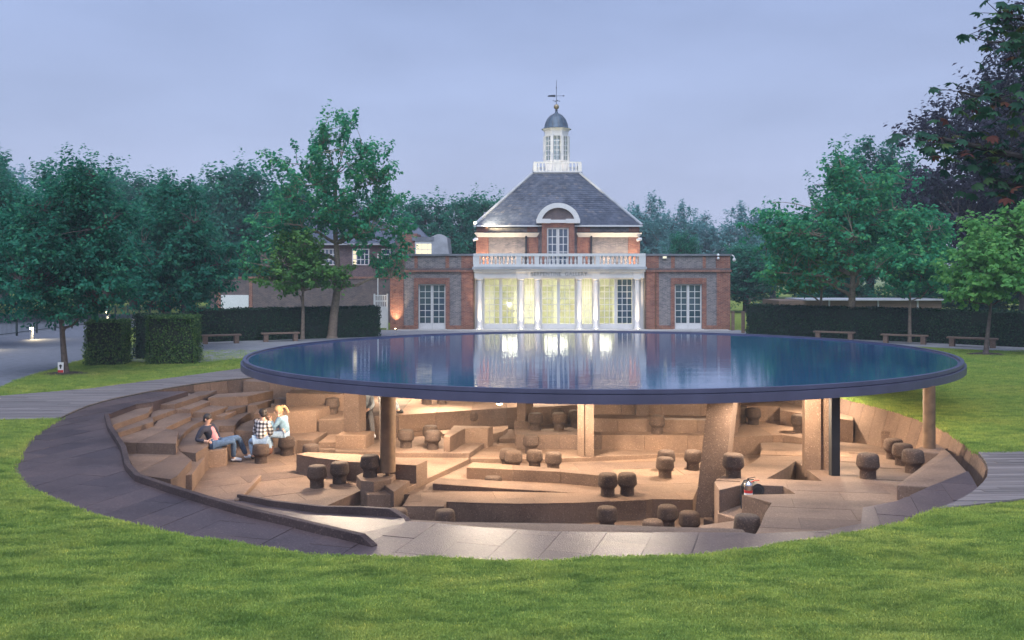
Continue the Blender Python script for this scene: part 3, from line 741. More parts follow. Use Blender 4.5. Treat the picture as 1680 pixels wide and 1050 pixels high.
# ---- ramp between the two kerbs
ramp_pts = [(-1.83, 12.05, -0.012), (-1.50, 13.0, -0.03), (-1.62, 13.55, -0.10), (-2.5, 14.8, -0.38), (-3.28, 15.85, -0.62), (-4.6, 17.6, -0.95), (-5.79, 19.25, -1.235), (-6.9, 19.2, -1.235),
            (-6.75, 17.2, -1.05), (-6.5, 16.1, -0.95), (-5.6, 15.2, -0.76), (-4.75, 14.35, -0.56), (-3.9, 13.62, -0.38), (-3.2, 13.1, -0.24), (-2.25, 12.4, -0.05)]
for pts in ([(-3.48, 20.46, -1.0), (-3.30, 19.95, -1.0), (-3.00, 19.82, -1.0), (-2.66, 20.16, -1.0), (-2.62, 20.60, -1.0), (-3.40, 20.75, -1.0)],):
    MB().prism(pts, ZB).build('plinth', M['cork'], terrace, bevel=0.014)
MB().prism([(9.40, 23.30, -0.5), (9.99, 23.07, -0.5), (9.90, 23.95, -0.5)], ZB).build('bench_block', M['cork'], terrace, bevel=0.01)
mm = MB(); mm.prism(ramp_pts, ZB); mm.build('ramp', M['cork_slab'], terrace)

def strip_wall(name, pts, width, zb, mat, parent):
    """low wall along a line; pts carry top heights; width to the left of travel"""
    n = len(pts); off = []
    for i in range(n):
        a = Vector(pts[max(0, i-1)][:2]); b = Vector(pts[min(n-1, i+1)][:2]); d = (b-a).normalized()
        nrm = Vector((-d.y, d.x)); off.append((pts[i][0]+nrm.x*width, pts[i][1]+nrm.y*width, pts[i][2]))
    mm = MB(); mm.prism(list(pts)+off[::-1], zb)
    return mm.build(name, M[mat], parent, bevel=0.01)
K1 = [(-10.1, 22.75, 0.03), (-9.95, 22.3, 0.10), (-9.07, 20.5, 0.12), (-7.75, 18.1, 0.13), (-6.95, 16.4, 0.13), (-6.40, 15.5, 0.13), (-5.55, 14.7, 0.13), (-4.72, 13.97, 0.13), (-3.89, 13.27, 0.13), (-3.18, 12.77, 0.125), (-2.35, 12.17, 0.12), (-1.98, 11.90, 0.115), (-1.80, 11.77, 0.0)]
strip_wall('kerb', [(a, b, min(c, 0.105)) for a, b, c in K1], 0.10, ZB, 'cork_kerb', terrace)
K2 = [(-5.72, 19.0, -1.07), (-4.55, 17.35, -0.80), (-3.25, 15.60, -0.46), (-2.45, 14.62, -0.22), (-1.86, 13.80, -0.04), (-1.66, 13.52, -0.07), (-1.52, 13.35, -0.13)]
strip_wall('kerb', K2, 0.10, ZB, 'cork_kerb', terrace)

# ---- paved rim walkway, every slab its own piece
outer = [rim_at(a, 0.0) for a in np.arange(-206, -40, 2.0)]          # from the rear left, round the front, to the right
inner = [(8.16, 16.35), (6.97, 15.19), (5.95, 14.15), (5.29, 13.78), (4.91, 12.87), (4.26, 12.53), (3.27, 12.38), (3.18, 12.45), (1.53, 12.45), (1.0, 12.47), (0.47, 12.5), (-0.55, 12.73), (-1.08, 12.93), (-1.50, 13.0),
         (-1.83, 12.05)] + [(p[0]-0.02, p[1]+0.04) for p in K1[::-1]] + [(-10.17, 24.76), (-9.89, 25.19), (-9.72, 27.43)]
walk = outer + inner
MB().prism([(x, y, -0.021) for x, y in walk], ZB).build('walkway_base', M['cork_slab'], terrace)
slabs(walk, lambda x, y: -0.012, terrace, R(73), 1.25, 0.60)
# slabs on the flat floors
wpoly = [(p[0], p[1]) for n, b in BLOCKS if n == 'platform' and abs(b[0][2]+1.25) < 1e-3 for p in b]
slabs(wpoly, lambda x, y: -1.25+0.012, terrace, R(30), 1.3, 0.75, 0.03, 0.005, 'cork')
gpoly = [(p[0], p[1]) for n, b in BLOCKS if n == 'platform_G' for p in b]
slabs(gpoly, lambda x, y: -1.35+0.012, terrace, R(8), 1.6, 0.85, 0.03, 0.004, 'cork')
vpoly = [(p[0], p[1]) for n, b in BLOCKS if n == 'plateau_V' for p in b]
def near_hole(cx, cy, w):
    xs = [p[0] for p in w]; ys = [p[1] for p in w]
    return max(xs) > hx0-0.05 and min(xs) < hx1+0.05 and max(ys) > hy0-0.05 and min(ys) < hy1+0.05 or cy > 22.6 or cx > 8.5
slabs(vpoly, lambda x, y: Vplane(x, y)+0.010, terrace, R(-14), 1.7, 0.9, 0.02, 0.004, 'cork', near_hole)

# ================================================================== CANOPY WITH WATER
CC = (2.32, 26.75); CR = 9.84; CZ = 1.30
cslope = lambda x, y: 0.004*(x-CC[0])-0.006*(y-CC[1])      # the disc is set very slightly out of level
def tilt(m): m.v = [(x, y, z+cslope(x, y)) for x, y, z in m.v]; return m
canopy = thing('water_roof_canopy', (CC[0], CC[1], -1.74), 'low round canopy roof holding a mirror of water above the sunken terrace', 'canopy')
m = MB()
prof = [(CR-0.22, CZ-0.05), (CR-0.15, CZ-0.045), (CR-0.145, CZ), (CR-0.055, CZ), (CR-0.055, CZ-0.078), (CR-0.10, CZ-0.080), (CR-0.10, CZ-0.096), (CR, CZ-0.096), (CR, CZ-0.268), (CR-0.55, CZ-0.27)]
n = 240; b0 = 0
for r, z in prof:
    for i in range(n):
        t = 2*math.pi*i/n; m.v.append((CC[0]+r*math.cos(t), CC[1]+r*math.sin(t), z))
for k in range(len(prof)-1):
    for i in range(n):
        j = (i+1) % n; m.f.append((k*n+i, (k+1)*n+i, (k+1)*n+j, k*n+j))
tilt(m).build('rim', M['canopy_steel'], canopy)
m = MB(); m.lathe((CC[0], CC[1], 0), [(CR-0.205, CZ-0.06), (CR-0.205, CZ-0.043)], 160); tilt(m).build('water_surface', M['water'], canopy)
m = MB(); m.lathe((CC[0], CC[1], 0), [(CR-0.54, CZ-0.262), (CR-0.54, CZ-0.20)], 120); tilt(m).build('soffit', M['soffit'], canopy)
ZT = CZ-0.25
def zt_at(x, y): return ZT+cslope(x, y)
def rnd_col(x, y, r, zb, mat='rust_column', foot=0.0):
    mm = MB()
    if foot: mm.lathe((x, y, 0), [(r*0.3, zb), (r*0.3, zb+foot), (r, zb+foot), (r, zt_at(x, y))], 32)
    else: mm.lathe((x, y, 0), [(r, zb), (r, zt_at(x, y))], 32)
    return mm.build('column', M[mat], canopy, True)
rnd_col(-2.78, 20.45, 0.178, -1.0, 'rust_column', 0.09)            # front left round column
rnd_col(8.92, 19.55, 0.125, -0.24, 'rust_column')                    # right round column on the ledge
MB().box(6.38, 6.55, 18.25, 18.42, -0.62, zt_at(6.4, 18.3)).build('column', M['black_steel'], canopy)
m = MB(); m.prism([(6.15, 19.2, zt_at(6.15, 19.2)), (6.46, 19.12, zt_at(6.46, 19.12)), (6.475, 19.2, zt_at(6.475, 19.2)), (6.55, 19.18, zt_at(6.55, 19.18)), (6.55, 19.12, zt_at(6.55, 19.12)), (6.73, 19.08, zt_at(6.73, 19.08)), (6.80, 19.45, zt_at(6.80, 19.45)), (6.22, 19.6, zt_at(6.22, 19.6))], -0.75)
m.build('column', M['cork_pillar'], canopy)                          # grooved square column
m = MB(); m.prism([(1.70, 23.75, zt_at(1.70, 23.75)), (1.86, 23.62, zt_at(1.86, 23.62)), (1.865, 23.70, zt_at(1.865, 23.70)), (2.12, 23.66, zt_at(2.12, 23.66)), (2.14, 24.05, zt_at(2.14, 24.05)), (1.74, 24.08, zt_at(1.74, 24.08))], -1.24)
m.build('column', M['cork_pillar'], canopy)
MB().box(3.50, 3.84, 25.75, 26.05, -0.5, zt_at(3.50, 25.75)).build('column', M['cork_pillar'], canopy)
m = MB(); m.prism([(0.14, 26.25, zt_at(0.14, 26.25)), (0.38, 26.22, zt_at(0.38, 26.22)), (0.62, 26.75, zt_at(0.62, 26.75)), (0.30, 26.85, zt_at(0.30, 26.85))], -0.75); m.build('column', M['cork_pillar'], canopy)
m = MB(); m.prism([(-4.56, 24.75, zt_at(-4.56, 24.75)), (-4.13, 24.62, zt_at(-4.13, 24.62)), (-3.98, 24.92, zt_at(-3.98, 24.92)), (-4.50, 25.15, zt_at(-4.50, 25.15))], -0.78); m.build('column', M['cork_pillar'], canopy)
# leaning slab column
m = MB(); bx = [(3.69, 18.50), (4.19, 18.42), (4.40, 18.85), (3.90, 18.95)]
dx, dy = 0.31, 0.10
m.add([(x, y, -1.42) for x, y in bx]+[(x+dx, y+dy, zt_at(x, y)) for x, y in bx], [(0, 3, 2, 1), (4, 5, 6, 7), (0, 1, 5, 4), (1, 2, 6, 5), (2, 3, 7, 6), (3, 0, 4, 7)])
m.build('leaning_column', M['cork_pillar'], canopy)
MB().box(6.9, 7.15, 27.6, 27.9, -0.45, zt_at(6.9, 27.6)).build('column', M['cork_pillar'], canopy)
MB().box(-1.2, -0.95, 29.4, 29.65, -0.5, zt_at(-1.2, 29.4)).build('column', M['cork_pillar'], canopy)
# lit lamps under the roof
for k, (x, y, w, zl) in enumerate([(-0.29, 21.0, 1.0, 0.54), (-4.6, 24.9, 0.75, 0.9), (-4.3, 22.0, 1.45, 0.85), (-2.0, 26.6, 1.2, 0.85), (-1.9, 22.9, 1.25, 0.85), (1.6, 23.0, 1.2, 0.85), (1.0, 28.2, 1.2, 0.85), (4.3, 22.6, 1.2, 0.85), (5.2, 27.0, 1.2, 0.85),
                                 (7.6, 21.6, 1.1, 0.85), (8.6, 25.2, 0.9, 0.85), (5.7, 18.5, 0.55, 1.09), (4.5, 18.05, 0.4, 1.10), (-3.6, 28.8, 1.0, 0.85), (1.9, 20.1, 0.6, 0.85), (-0.6, 18.0, 1.1, 1.11), (2.4, 17.9, 1.1, 1.11), (-2.7, 18.9, 0.5, 1.10)]):
    mm = MB(); mm.tube((x, y, zl+0.05), (x, y, zt_at(x, y)), 0.012, 0.012, 8); mm.lathe((x, y, zl), [(0.082, 0.0), (0.078, 0.03), (0.05, 0.075), (0.02, 0.10)], 20)
    f = mm.build('downlight', M['iron'], canopy)
    mm = MB(); mm.lathe((x, y, zl-0.035), [(0.02, 0.0), (0.06, 0.010), (0.070, 0.034)], 20); mm.build('lens', M['lamp_warm'], f)
    if k > 14:                       # unseen floods added behind the rim to brighten the front paving
        lamp('SPOT', 'lamp_light', (x, y, zl-0.06), 300*w, (1.0, 0.82, 0.62), f, 0.08, 140, (0, -1, -0.5), 0.6)
    elif k in (0, 1, 2, 9, 11, 14):      # bare bulbs towards the open sides
        lamp('POINT', 'lamp_light', (x, y, zl-0.13), 200*w, (1.0, 0.80, 0.58), f, 0.09)
    else:
        lamp('SPOT', 'lamp_light', (x, y, zl-0.06), 320*w, (1.0, 0.80, 0.58), f, 0.08, 168, (0, 0, -1), 1.0)

# ================================================================== CORK STOOLS
def stool_mesh():
    m = MB()
    prof = [(0.156, 0.0), (0.154, 0.02), (0.150, 0.155), (0.158, 0.168), (0.196, 0.212), (0.214, 0.240), (0.216, 0.262), (0.208, 0.36), (0.200, 0.425), (0.188, 0.456), (0.165, 0.474), (0.12, 0.482), (0.0005, 0.485)]
    m.lathe((0, 0, 0), prof, 28)
    me = m.mesh('cork_stool')
    me.materials.append(M['cork_dark'])
    me.polygons.foreach_set('use_smooth', [True]*len(me.polygons))
    me.set_sharp_from_angle(angle=R(50))
    return me
SM = stool_mesh()
def stool(x, y, z, label, group=None, s=1.0):
    o = bpy.data.objects.new('cork_stool', SM); COL.objects.link(o)
    o.location = (x, y, z); o.rotation_euler = (0, 0, random.uniform(0, 6.28)); o.scale = (s*random.uniform(0.97, 1.03), s*random.uniform(0.97, 1.03), s*random.uniform(0.97, 1.02))
    tag(o, label, 'stool', group or 'mushroom-shaped cork stools')
    return o
# (screen column, base row, depth of floor below the eye) turned into place: x = (u-840)/1500*y
def at(u, y, z, label, group=None):
    return stool((u-840)/1500*y, y, z, label, group)
l = 'cork stool on the paved floor inside the inner kerb, near the round front column'
at(520, 20.35, -1.238, l, 'stools inside the inner kerb'); at(557, 20.75, -1.238, l, 'stools inside the inner kerb')
at(607, 20.36, -1.0, 'cork stool right beside the front round column at the floor edge')
at(428, 23.0, -1.238, 'cork stool under the person in the black and white plaid hoodie')
at(470, 24.0, -1.238, 'cork stool under the blond woman in the denim jacket')
at(510, 22.9, -1.225, 'cork stool behind the long bench, only its cap above the bench top')
at(545, 26.6, -0.56, 'cork stool on the high ledge beside the big square pillar')
at(666, 24.3, -1.10, 'cork stool alone on the step behind the front round column')
l = 'cork stool in the close pair beside the notched bench block'
at(710, 24.1, -1.10, l, 'pair beside the notched bench'); at(706, 24.95, -1.10, l, 'pair beside the notched bench')
at(711, 26.5, -0.98, 'cork stool on the upper step against the long wall, by itself')
l = 'cork stool in the touching pair at the foot of the long sloping wall'
at(774, 26.9, -0.98, l, 'pair at the foot of the long wall'); at(795, 27.2, -0.98, l, 'pair at the foot of the long wall')
l = 'cork stool on the top ledge right under the canopy edge'
at(700, 28.0, -0.47, l, 'stools on the top ledge'); at(725, 28.1, -0.47, l, 'stools on the top ledge')
l = 'cork stool in the sunken bay behind the long bench row'
for u, y in ((879, 26.0), (917, 26.1), (912, 27.0), (944, 26.6)): at(u, y, -0.92, l, 'stools in the bay behind the bench row')
at(871, 24.15, -1.225, 'cork stool in front of the left end of the long bench row')
l = 'cork stool half hidden behind the low bench in the middle of the floor'
for u, y in ((833, 22.95), (843, 22.65), (877, 22.75), (908, 22.5)): at(u, y, -1.345, l, 'stools half hidden behind the low bench')
at(809, 21.42, -1.70, 'cork stool down in the slot between the wedge bench and the low bench')
l = 'cork stool in the close pair at the edge of the dark-fronted platform'
at(997, 20.0, -1.338, l, 'pair on the platform edge'); at(1029, 20.1, -1.338, l, 'pair on the platform edge')
l = 'cork stool in the pair set back beside the leaning column'
at(1091, 21.8, -1.338, l, 'pair left of the leaning column'); at(1093, 22.6, -1.338, l, 'pair left of the leaning column')
at(1137, 22.7, -1.338, 'cork stool mostly hidden behind the leaning column')
at(1203, 18.0, -0.495, 'cork stool just behind the chrome fire extinguisher')
at(1078, 24.9, -0.83, 'cork stool standing on the long bench row itself')
l = 'cork stool on the second row behind the leaning column'
at(1121, 26.3, -0.48, l, 'stools on the second row'); at(1146, 26.4, -0.48, l, 'stools on the second row')
l = 'cork stool against the back wall near the black column'
at(1215, 26.7, -0.83, l, 'stools by the back wall'); at(1236, 26.4, -0.83, l, 'stools by the back wall')
at(1311, 25.1, -0.83, 'cork stool beside the grooved square column, on the rear floor')
at(1381, 25.2, -1.06, 'cork stool behind the black column below the leaning wall')
at(1424, 17.9, -0.486, 'cork stool alone on the open floor beside the black column')
l = 'cork stool in the row before the ledge carrying a round column'
at(1466, 20.9, -0.73, l, 'stools by the ledge'); at(1481, 19.8, -0.64, l, 'stools by the ledge'); at(1498, 18.7, -0.56, l, 'stools by the ledge')
l = 'cork stool down in the front trench, only its cap above the paving edge'
for u, y in ((730, 18.45), (652, 18.6), (996, 18.75), (1071, 17.75), (1095, 18.85), (1131, 18.35), (1226, 14.45)):
    at(u, y, -0.785 if u == 1226 else -1.74, l, 'stools down in the front trench')
MB().prism([(3.0, 13.2, -0.785), (3.62, 13.2, -0.785), (4.0, 14.2, -0.785), (4.3, 15.1, -0.785), (3.95, 15.95, -0.785), (3.2, 15.6, -0.785)], ZB).build('step', M['cork'], terrace, bevel=0.012)

# ================================================================== GALLERY BUILDING
GY = 57.7
gX = lambda x: (x-840)/26.0
gZ = lambda y: 3.5-(y-450)/26.0
gal = thing('gallery_building', (2.9, GY, 0), 'symmetrical brick gallery with white columned front, slate roof and domed lantern', 'building')

def bx(name, mat, x0, x1, y0, y1, z0, z1, parent=gal, bevel=0.0):
    return MB().box(x0, x1, y0, y1, z0, z1).build(name, M[mat], parent, False, bevel)

def window(parent, x0, x1, z0, z1, y, cols, rows, glass, frame=0.06, bar=0.028, panel=0.0, name='window', depth=0.07, head=0.0):
    """glazed leaf facing -y; frame and bars one part, every pane its own sub-part"""
    m = MB()
    zb = z0+panel
    m.box(x0, x0+frame, y, y+depth, z0, z1); m.box(x1-frame, x1, y, y+depth, z0, z1)
    m.box(x0+frame, x1-frame, y+0.002, y+depth, z1-frame-head, z1-0.001)
    m.box(x0+frame, x1-frame, y+0.002, y+depth, z0+0.001, zb+frame)
    ix0, ix1, iz0, iz1 = x0+frame, x1-frame, zb+frame, z1-frame-head
    pw = (ix1-ix0)/cols; ph = (iz1-iz0)/rows
    for c in range(1, cols): m.box(ix0+c*pw-bar/2, ix0+c*pw+bar/2, y+0.012, y+depth-0.01, iz0, iz1)
    for r in range(1, rows): m.box(ix0, ix1, y+0.016, y+depth-0.014, iz0+r*ph-bar/2, iz0+r*ph+bar/2)
    w = m.build(name, M['white_paint'], parent)
    for c in range(cols):
        for r in range(rows):
            g = glass(c, r) if callable(glass) else glass
            yy = y+0.035
            MB().box(ix0+c*pw+bar/2, ix0+(c+1)*pw-bar/2, yy, yy+0.006, iz0+r*ph+bar/2, iz0+(r+1)*ph-bar/2).build('pane', M[g], w)
    return w

ZP = gZ(416.5)      # parapet top
def wing(xa, xb, mirror):
    """side wing; xa is the outer corner in photo columns, mirrored for the right wing"""
    X = lambda x: gX(x) if not mirror else gX(1838-x)
    def seg(name, mat, a, b, y0, y1, z0, z1):
        p, q = sorted((X(a), X(b))); return bx(name, mat, p, q, y0, y1, z0, z1)
    dz1 = gZ(466)
    p, q = sorted((X(640), X(778)))
    # carcass with the door opening left free
    d0, d1 = sorted((X(686), X(731)))
    mm = MB(); mm.box(p, d0, GY+0.03, GY+8, 0, ZP-0.12); mm.box(d1, q, GY+0.03, GY+8, 0, ZP-0.12); mm.box(d0, d1, GY+0.03, GY+8, dz1, ZP-0.12)
    mm.box(d0, d1, GY+0.5, GY+8, 0, dz1)
    mm.build('wing_wall', M['brick_grey'], gal)
    seg('quoin', 'brick_red', 640, 662, GY-0.03, GY+0.031, 0, gZ(446))
    seg('quoin', 'brick_red', 757, 778, GY-0.03, GY+0.031, 0, gZ(446))
    seg('door_surround', 'brick_red', 679, 686.1, GY-0.02, GY+0.031, 0, gZ(456))
    seg('door_surround', 'brick_red', 730.9, 737.5, GY-0.02, GY+0.031, 0, gZ(456))
    mm = MB(); d0, d1 = sorted((X(679), X(737.5))); nb = 22
    for k in range(nb):      # soldier course over the door
        a = d0+(d1-d0)*k/nb; mm.box(a+0.006, a+(d1-d0)/nb-0.006, GY-0.028, GY+0.031, dz1+0.004, gZ(456))
    mm.build('soldier_course', M['brick_red'], gal)
    seg('plinth_course', 'brick_red', 640, 679, GY-0.036, GY+0.03, 0.0, gZ(534)); seg('plinth_course', 'brick_red', 737.5, 778, GY-0.036, GY+0.03, 0.0, gZ(534))
    seg('string_course', 'brick_red', 638, 778, GY-0.10, GY+0.03, gZ(446), gZ(443)); seg('string_course', 'brick_dark', 639, 778, GY-0.06, GY+0.03, gZ(443), gZ(440))
    for a, b in ((640, 663), (680, 685), (731, 737), (757, 778)):
        seg('parapet_pier', 'brick_red' if b < 760 or mirror is None else 'brick_red', a, b, GY-0.02, GY+0.031, gZ(440), ZP-0.12)
    seg('coping', 'lead', 638, 778, GY-0.10, GY+0.5, ZP-0.12, ZP)
    seg('coping_back', 'lead', 638, 778, GY+0.5, GY+8, ZP-0.125, ZP-0.06)
    # french doors
    for a, b in ((686.4, 708.4), (708.8, 730.7)):
        p, q = sorted((X(a), X(b)))
        window(gal, p, q, 0.04, dz1-0.01, GY+0.12, 2, 6, 'dark_glass', 0.075, 0.04, 0.30, 'french_door')
    seg('door_step', 'stone', 684, 733, GY-0.25, GY+0.1, 0.0, 0.055)
wing(640, 778, False)
wing(640, 778, True)

# ---- portico
pz1 = gZ(456)
COLX = [gX(x) for x in (787.2, 855, 881.8, 950.2, 976.8, 1044.8)]
CYL = GY-0.12
for x in COLX:
    m = MB(); m.lathe((x, CYL, 0), [(0.21, 0.12), (0.21, 0.17), (0.185, 0.22), (0.165, 0.26), (0.163, 1.2), (0.150, 3.0), (0.150, pz1-0.28), (0.165, pz1-0.27), (0.165, pz1-0.24), (0.150, pz1-0.23), (0.150, pz1-0.13), (0.185, pz1-0.08)], 24)
    c = m.build('column', M['white_paint'], gal, True)
    MB().box(x-0.225, x+0.225, CYL-0.225, CYL+0.225, 0.045, 0.121).build('base', M['white_paint'], c)
    MB().box(x-0.215, x+0.215, CYL-0.215, CYL+0.215, pz1-0.08, pz1+0.0).build('capital', M['white_paint'], c)
x0, x1 = gX(778.5), gX(1056)
bx('architrave', 'white_paint', x0, x1, CYL-0.19, GY+0.5, pz1, gZ(452.6))
bx('frieze', 'white_paint', x0, x1, CYL-0.17, GY+0.5, gZ(452.6), gZ(446))
for x in COLX: bx('frieze_block', 'white_paint', x-0.28, x+0.28, CYL-0.225, CYL-0.168, pz1+0.001, gZ(444.5))
bx('name_board', 'white_paint', gX(875.5), gX(956.5), CYL-0.24, CYL-0.226, gZ(453.5), gZ(446.2))
bx('cornice', 'white_paint', x0-0.05, x1+0.05, CYL-0.34, GY+0.5, gZ(446), gZ(442))
bx('cornice', 'lead_pale', x0-0.12, x1+0.12, CYL-0.46, GY+0.5, gZ(442), gZ(437.5))
bx('terrace_roof', 'lead', x0, x1, GY+0.5, GY+5, gZ(440), gZ(438))
# lettering on the frieze
fc = bpy.data.curves.new('lettering', 'FONT'); fc.body = 'SERPENTINE  GALLERY'; fc.size = 0.335; fc.extrude = 0.012; fc.align_x = 'CENTER'; fc.align_y = 'CENTER'; fc.space_character = 1.04
fo = bpy.data.objects.new('lettering', fc); COL.objects.link(fo); fo.location = (gX(917), CYL-0.252, gZ(449.8)); fo.rotation_euler = (R(90), 0, 0)
dg = bpy.context.evaluated_depsgraph_get(); lme = bpy.data.meshes.new_from_object(fo.evaluated_get(dg)); lm = fo.location.copy(); bpy.data.objects.remove(fo)
lme.materials.clear(); lme.transform(Matrix.Translation(lm) @ Matrix.Rotation(R(90), 4, 'X')); link('lettering', lme, M['lead'], gal)
# balustrade
BYY = CYL-0.30
rail = bx('balustrade', 'white_paint', x0-0.05, x1+0.05, BYY-0.10, BYY+0.22, gZ(420.5), gZ(416))
bx('balustrade_base', 'white_paint', x0-0.05, x1+0.05, BYY-0.09, BYY+0.21, gZ(437.5), gZ(433.5))
piers = [778.5, 850, 877, 951, 973, 1048]
pw = [(776.5, 787), (846.5, 855), (876.5, 884), (947, 954.5), (976, 983), (1046.5, 1057.5)]
for a, b in pw: bx('pier', 'white_paint', gX(a), gX(b), BYY-0.08, BYY+0.20, gZ(433.5), gZ(420.5))
bal = MB(); hb = gZ(420.5)-gZ(433.5)
bal.lathe((0, 0, 0), [(0.075, 0), (0.075, 0.04), (0.045, 0.06), (0.082, 0.15), (0.085, 0.20), (0.05, 0.33), (0.045, hb-0.08), (0.075, hb-0.05), (0.075, hb)], 10)
bme = bal.mesh('baluster'); bme.materials.append(M['white_paint']); bme.polygons.foreach_set('use_smooth', [True]*len(bme.polygons)); bme.set_sharp_from_angle(angle=R(50))
for (a, b), nb in zip(((787, 846.5), (855, 876.5), (884, 947), (954.5, 976), (983, 1046.5)), (9, 3, 9, 3, 9)):
    for k in range(nb):
        x = gX(a+(b-a)*(k+0.5)/nb)
        o = bpy.data.objects.new('baluster', bme); COL.objects.link(o); o.location = (x, BYY+0.06, gZ(433.5)); attach(o, gal)
# floor slab and steps
bx('portico_floor', 'stone', x0-0.1, x1+0.1, GY-0.6, GY+6.6, 0.0, 0.045)
bx('front_step', 'stone', gX(655), gX(1190), GY-1.35, GY-0.62, 0.0, 0.06)
# glazed screen between the columns
SY = GY+0.22
zt = pz1-0.02
def lit(c, r): return 'clear_glass'
bays = [(793.5, 820.5), (822.5, 849.5), (888.5, 915.5), (917.5, 944.5), (983, 1010), (1012, 1039)]
for i, (a, b) in enumerate(bays):
    window(gal, gX(a), gX(b), 0.045, zt, SY, 3, 7, 'dark_glass' if i == 5 else 'clear_glass', 0.055, 0.042, 0.28, 'glazed_door')
for a, b in ((859.5, 877.5), (954.5, 972.5)):
    window(gal, gX(a), gX(b), 0.045, zt, SY, 4, 7, 'clear_glass', 0.035, 0.036, 0.28, 'side_light')
for a, b in ((779, 793.4), (820.6, 822.4), (849.6, 859.4), (877.6, 888.4), (915.6, 917.4), (944.6, 954.4), (972.6, 982.9), (1010.1, 1011.9), (1039.1, 1056)):
    bx('jamb', 'white_paint', gX(a), gX(b), SY-0.01, SY+0.12, 0.045, zt)
# the lit room behind
rx0, rx1, ry0, ry1 = gX(779), gX(1056), SY+0.13, GY+6.5
m = MB(); m.box(rx0, rx1, ry1, ry1+0.1, 0.05, 3.3); m.box(rx0-0.1, rx0, ry0, ry1, 0.05, 3.3); m.box(rx1, rx1+0.1, ry0, ry1, 0.05, 3.3)
m.build('room_wall', M['room_wall'], gal)
bx('room_ceiling', 'room_wall', rx0-0.1, rx1+0.1, ry0, ry1+0.1, 3.3, 3.4)
bx('room_floor', 'room_floor', rx0, rx1, ry0, ry1, 0.046, 0.07)
for a, b, y in ((-1.2, 0.1, 0.4), (2.0, 2.9, 0.4), (3.3, 4.6, 0.3), (5.6, 7.0, 0.4)):
    bx('room_opening', 'room_panel', a, b, ry1-0.06, ry1-0.001, 0.07, 2.2+y)
for xx in (0.0, 2.9, 5.8):
    fx = bx('ceiling_light', 'sign_white', xx-0.75, xx+0.75, ry0+1.6, ry0+3.4, 3.27, 3.299)
    lamp('AREA', 'lamp_light', (xx, ry0+2.5, 3.26), 108, (1.0, 0.95, 0.82), fx, size=1.5, size_y=1.8, direction=(0, 0, -1))
# uplights in the paving
def uplight(x, y, energy, ang, aim, label):
    t = thing('ground_uplight', (x, y, 0.06), label, 'light', 'uplights along the gallery front')
    m = MB(); m.lathe((x, y, 0.061), [(0.075, 0), (0.075, 0.03), (0.06, 0.035)], 16); b_ = m.build('housing', M['iron'], t)
    m = MB(); m.lathe((x, y, 0.0965), [(0.055, 0), (0.05, 0.008)], 16); m.build('lens', M['lamp_warm'], t)
    lamp('SPOT', 'lamp_light', (x, y, 0.13), energy, (1.0, 0.74, 0.46), t, 0.03, ang, aim, 0.9)
for k, x in enumerate(COLX):
    uplight(x, CYL-0.46, (190, 220, 230, 190, 280, 200)[k], 56, (0, 0.15, 1), 'small lit uplight set in the step at the foot of a white column')
uplight(gX(650), GY-0.45, 170, 60, (0, 0.22, 1), 'small lit uplight at the foot of the left brick corner')

# ---- upper pavilion
UY = 61.7; us = 1500/UY
uX = lambda x: (x-840)/us
uZ = lambda y: 3.5-(y-450)/us
ux0, ux1 = uX(781), uX(1050); ucx = uX(915.5); hw = (ux1-ux0)/2
ez = uZ(370)
bx('upper_wall', 'brick_grey', ux0+0.12, ux1-0.12, UY+0.10, UY+2*hw-0.1, 3.9, ez-0.02)
for a, b in ((781, 801.5), (864, 883), (947, 969), (1031, 1050)):
    bx('pilaster', 'brick_red', uX(a), uX(b), UY-0.02, UY+0.2, 3.9, uZ(389))
    bx('pilaster', 'brick_red', uX(a)+0.03, uX(b)-0.03, UY+0.03, UY+0.2, uZ(380.5), ez-0.01)
for a, b in ((778.5, 885), (945, 1053)):
    p, q = uX(a), uX(b); z0, z1 = uZ(389), uZ(382)
    m = MB(); m.add([(p+0.18, UY-0.05, z0), (q-0.18, UY-0.05, z0), (q, UY-0.34, z1), (p, UY-0.34, z1), (p+0.18, UY+0.15, z0), (q-0.18, UY+0.15, z0), (q, UY+0.15, z1), (p, UY+0.15, z1)],
                    [(0, 1, 2, 3), (4, 7, 6, 5), (0, 4, 5, 1), (3, 2, 6, 7), (0, 3, 7, 4), (1, 5, 6, 2)])
    m.build('cornice', M['white_paint'], gal)
    bx('gutter', 'iron', p-0.02, q+0.02, UY-0.36, UY+0.1, z1, z1+0.07)
# window bay
bay0, bay1 = uX(889), uX(942)
wz0, wz1 = 3.9, uZ(373.5)
mm = MB(); mm.box(bay0, uX(897), UY-0.25, UY+0.2, 3.9, uZ(365)); mm.box(uX(933), bay1, UY-0.25, UY+0.2, 3.9, uZ(365)); mm.box(uX(897), uX(933), UY-0.25, UY+0.2, wz1, uZ(365)); mm.box(uX(897), uX(933), UY+0.12, UY+0.2, 3.9, wz1)
mm.build('bay_wall', M['brick_red'], gal)
for a, b in ((897.3, 914.8), (915.2, 932.7)):
    window(gal, uX(a), uX(b), wz0, wz1-0.01, UY-0.16, 2, 5, 'dark_glass', 0.09, 0.05, 0.0, 'sash_window')
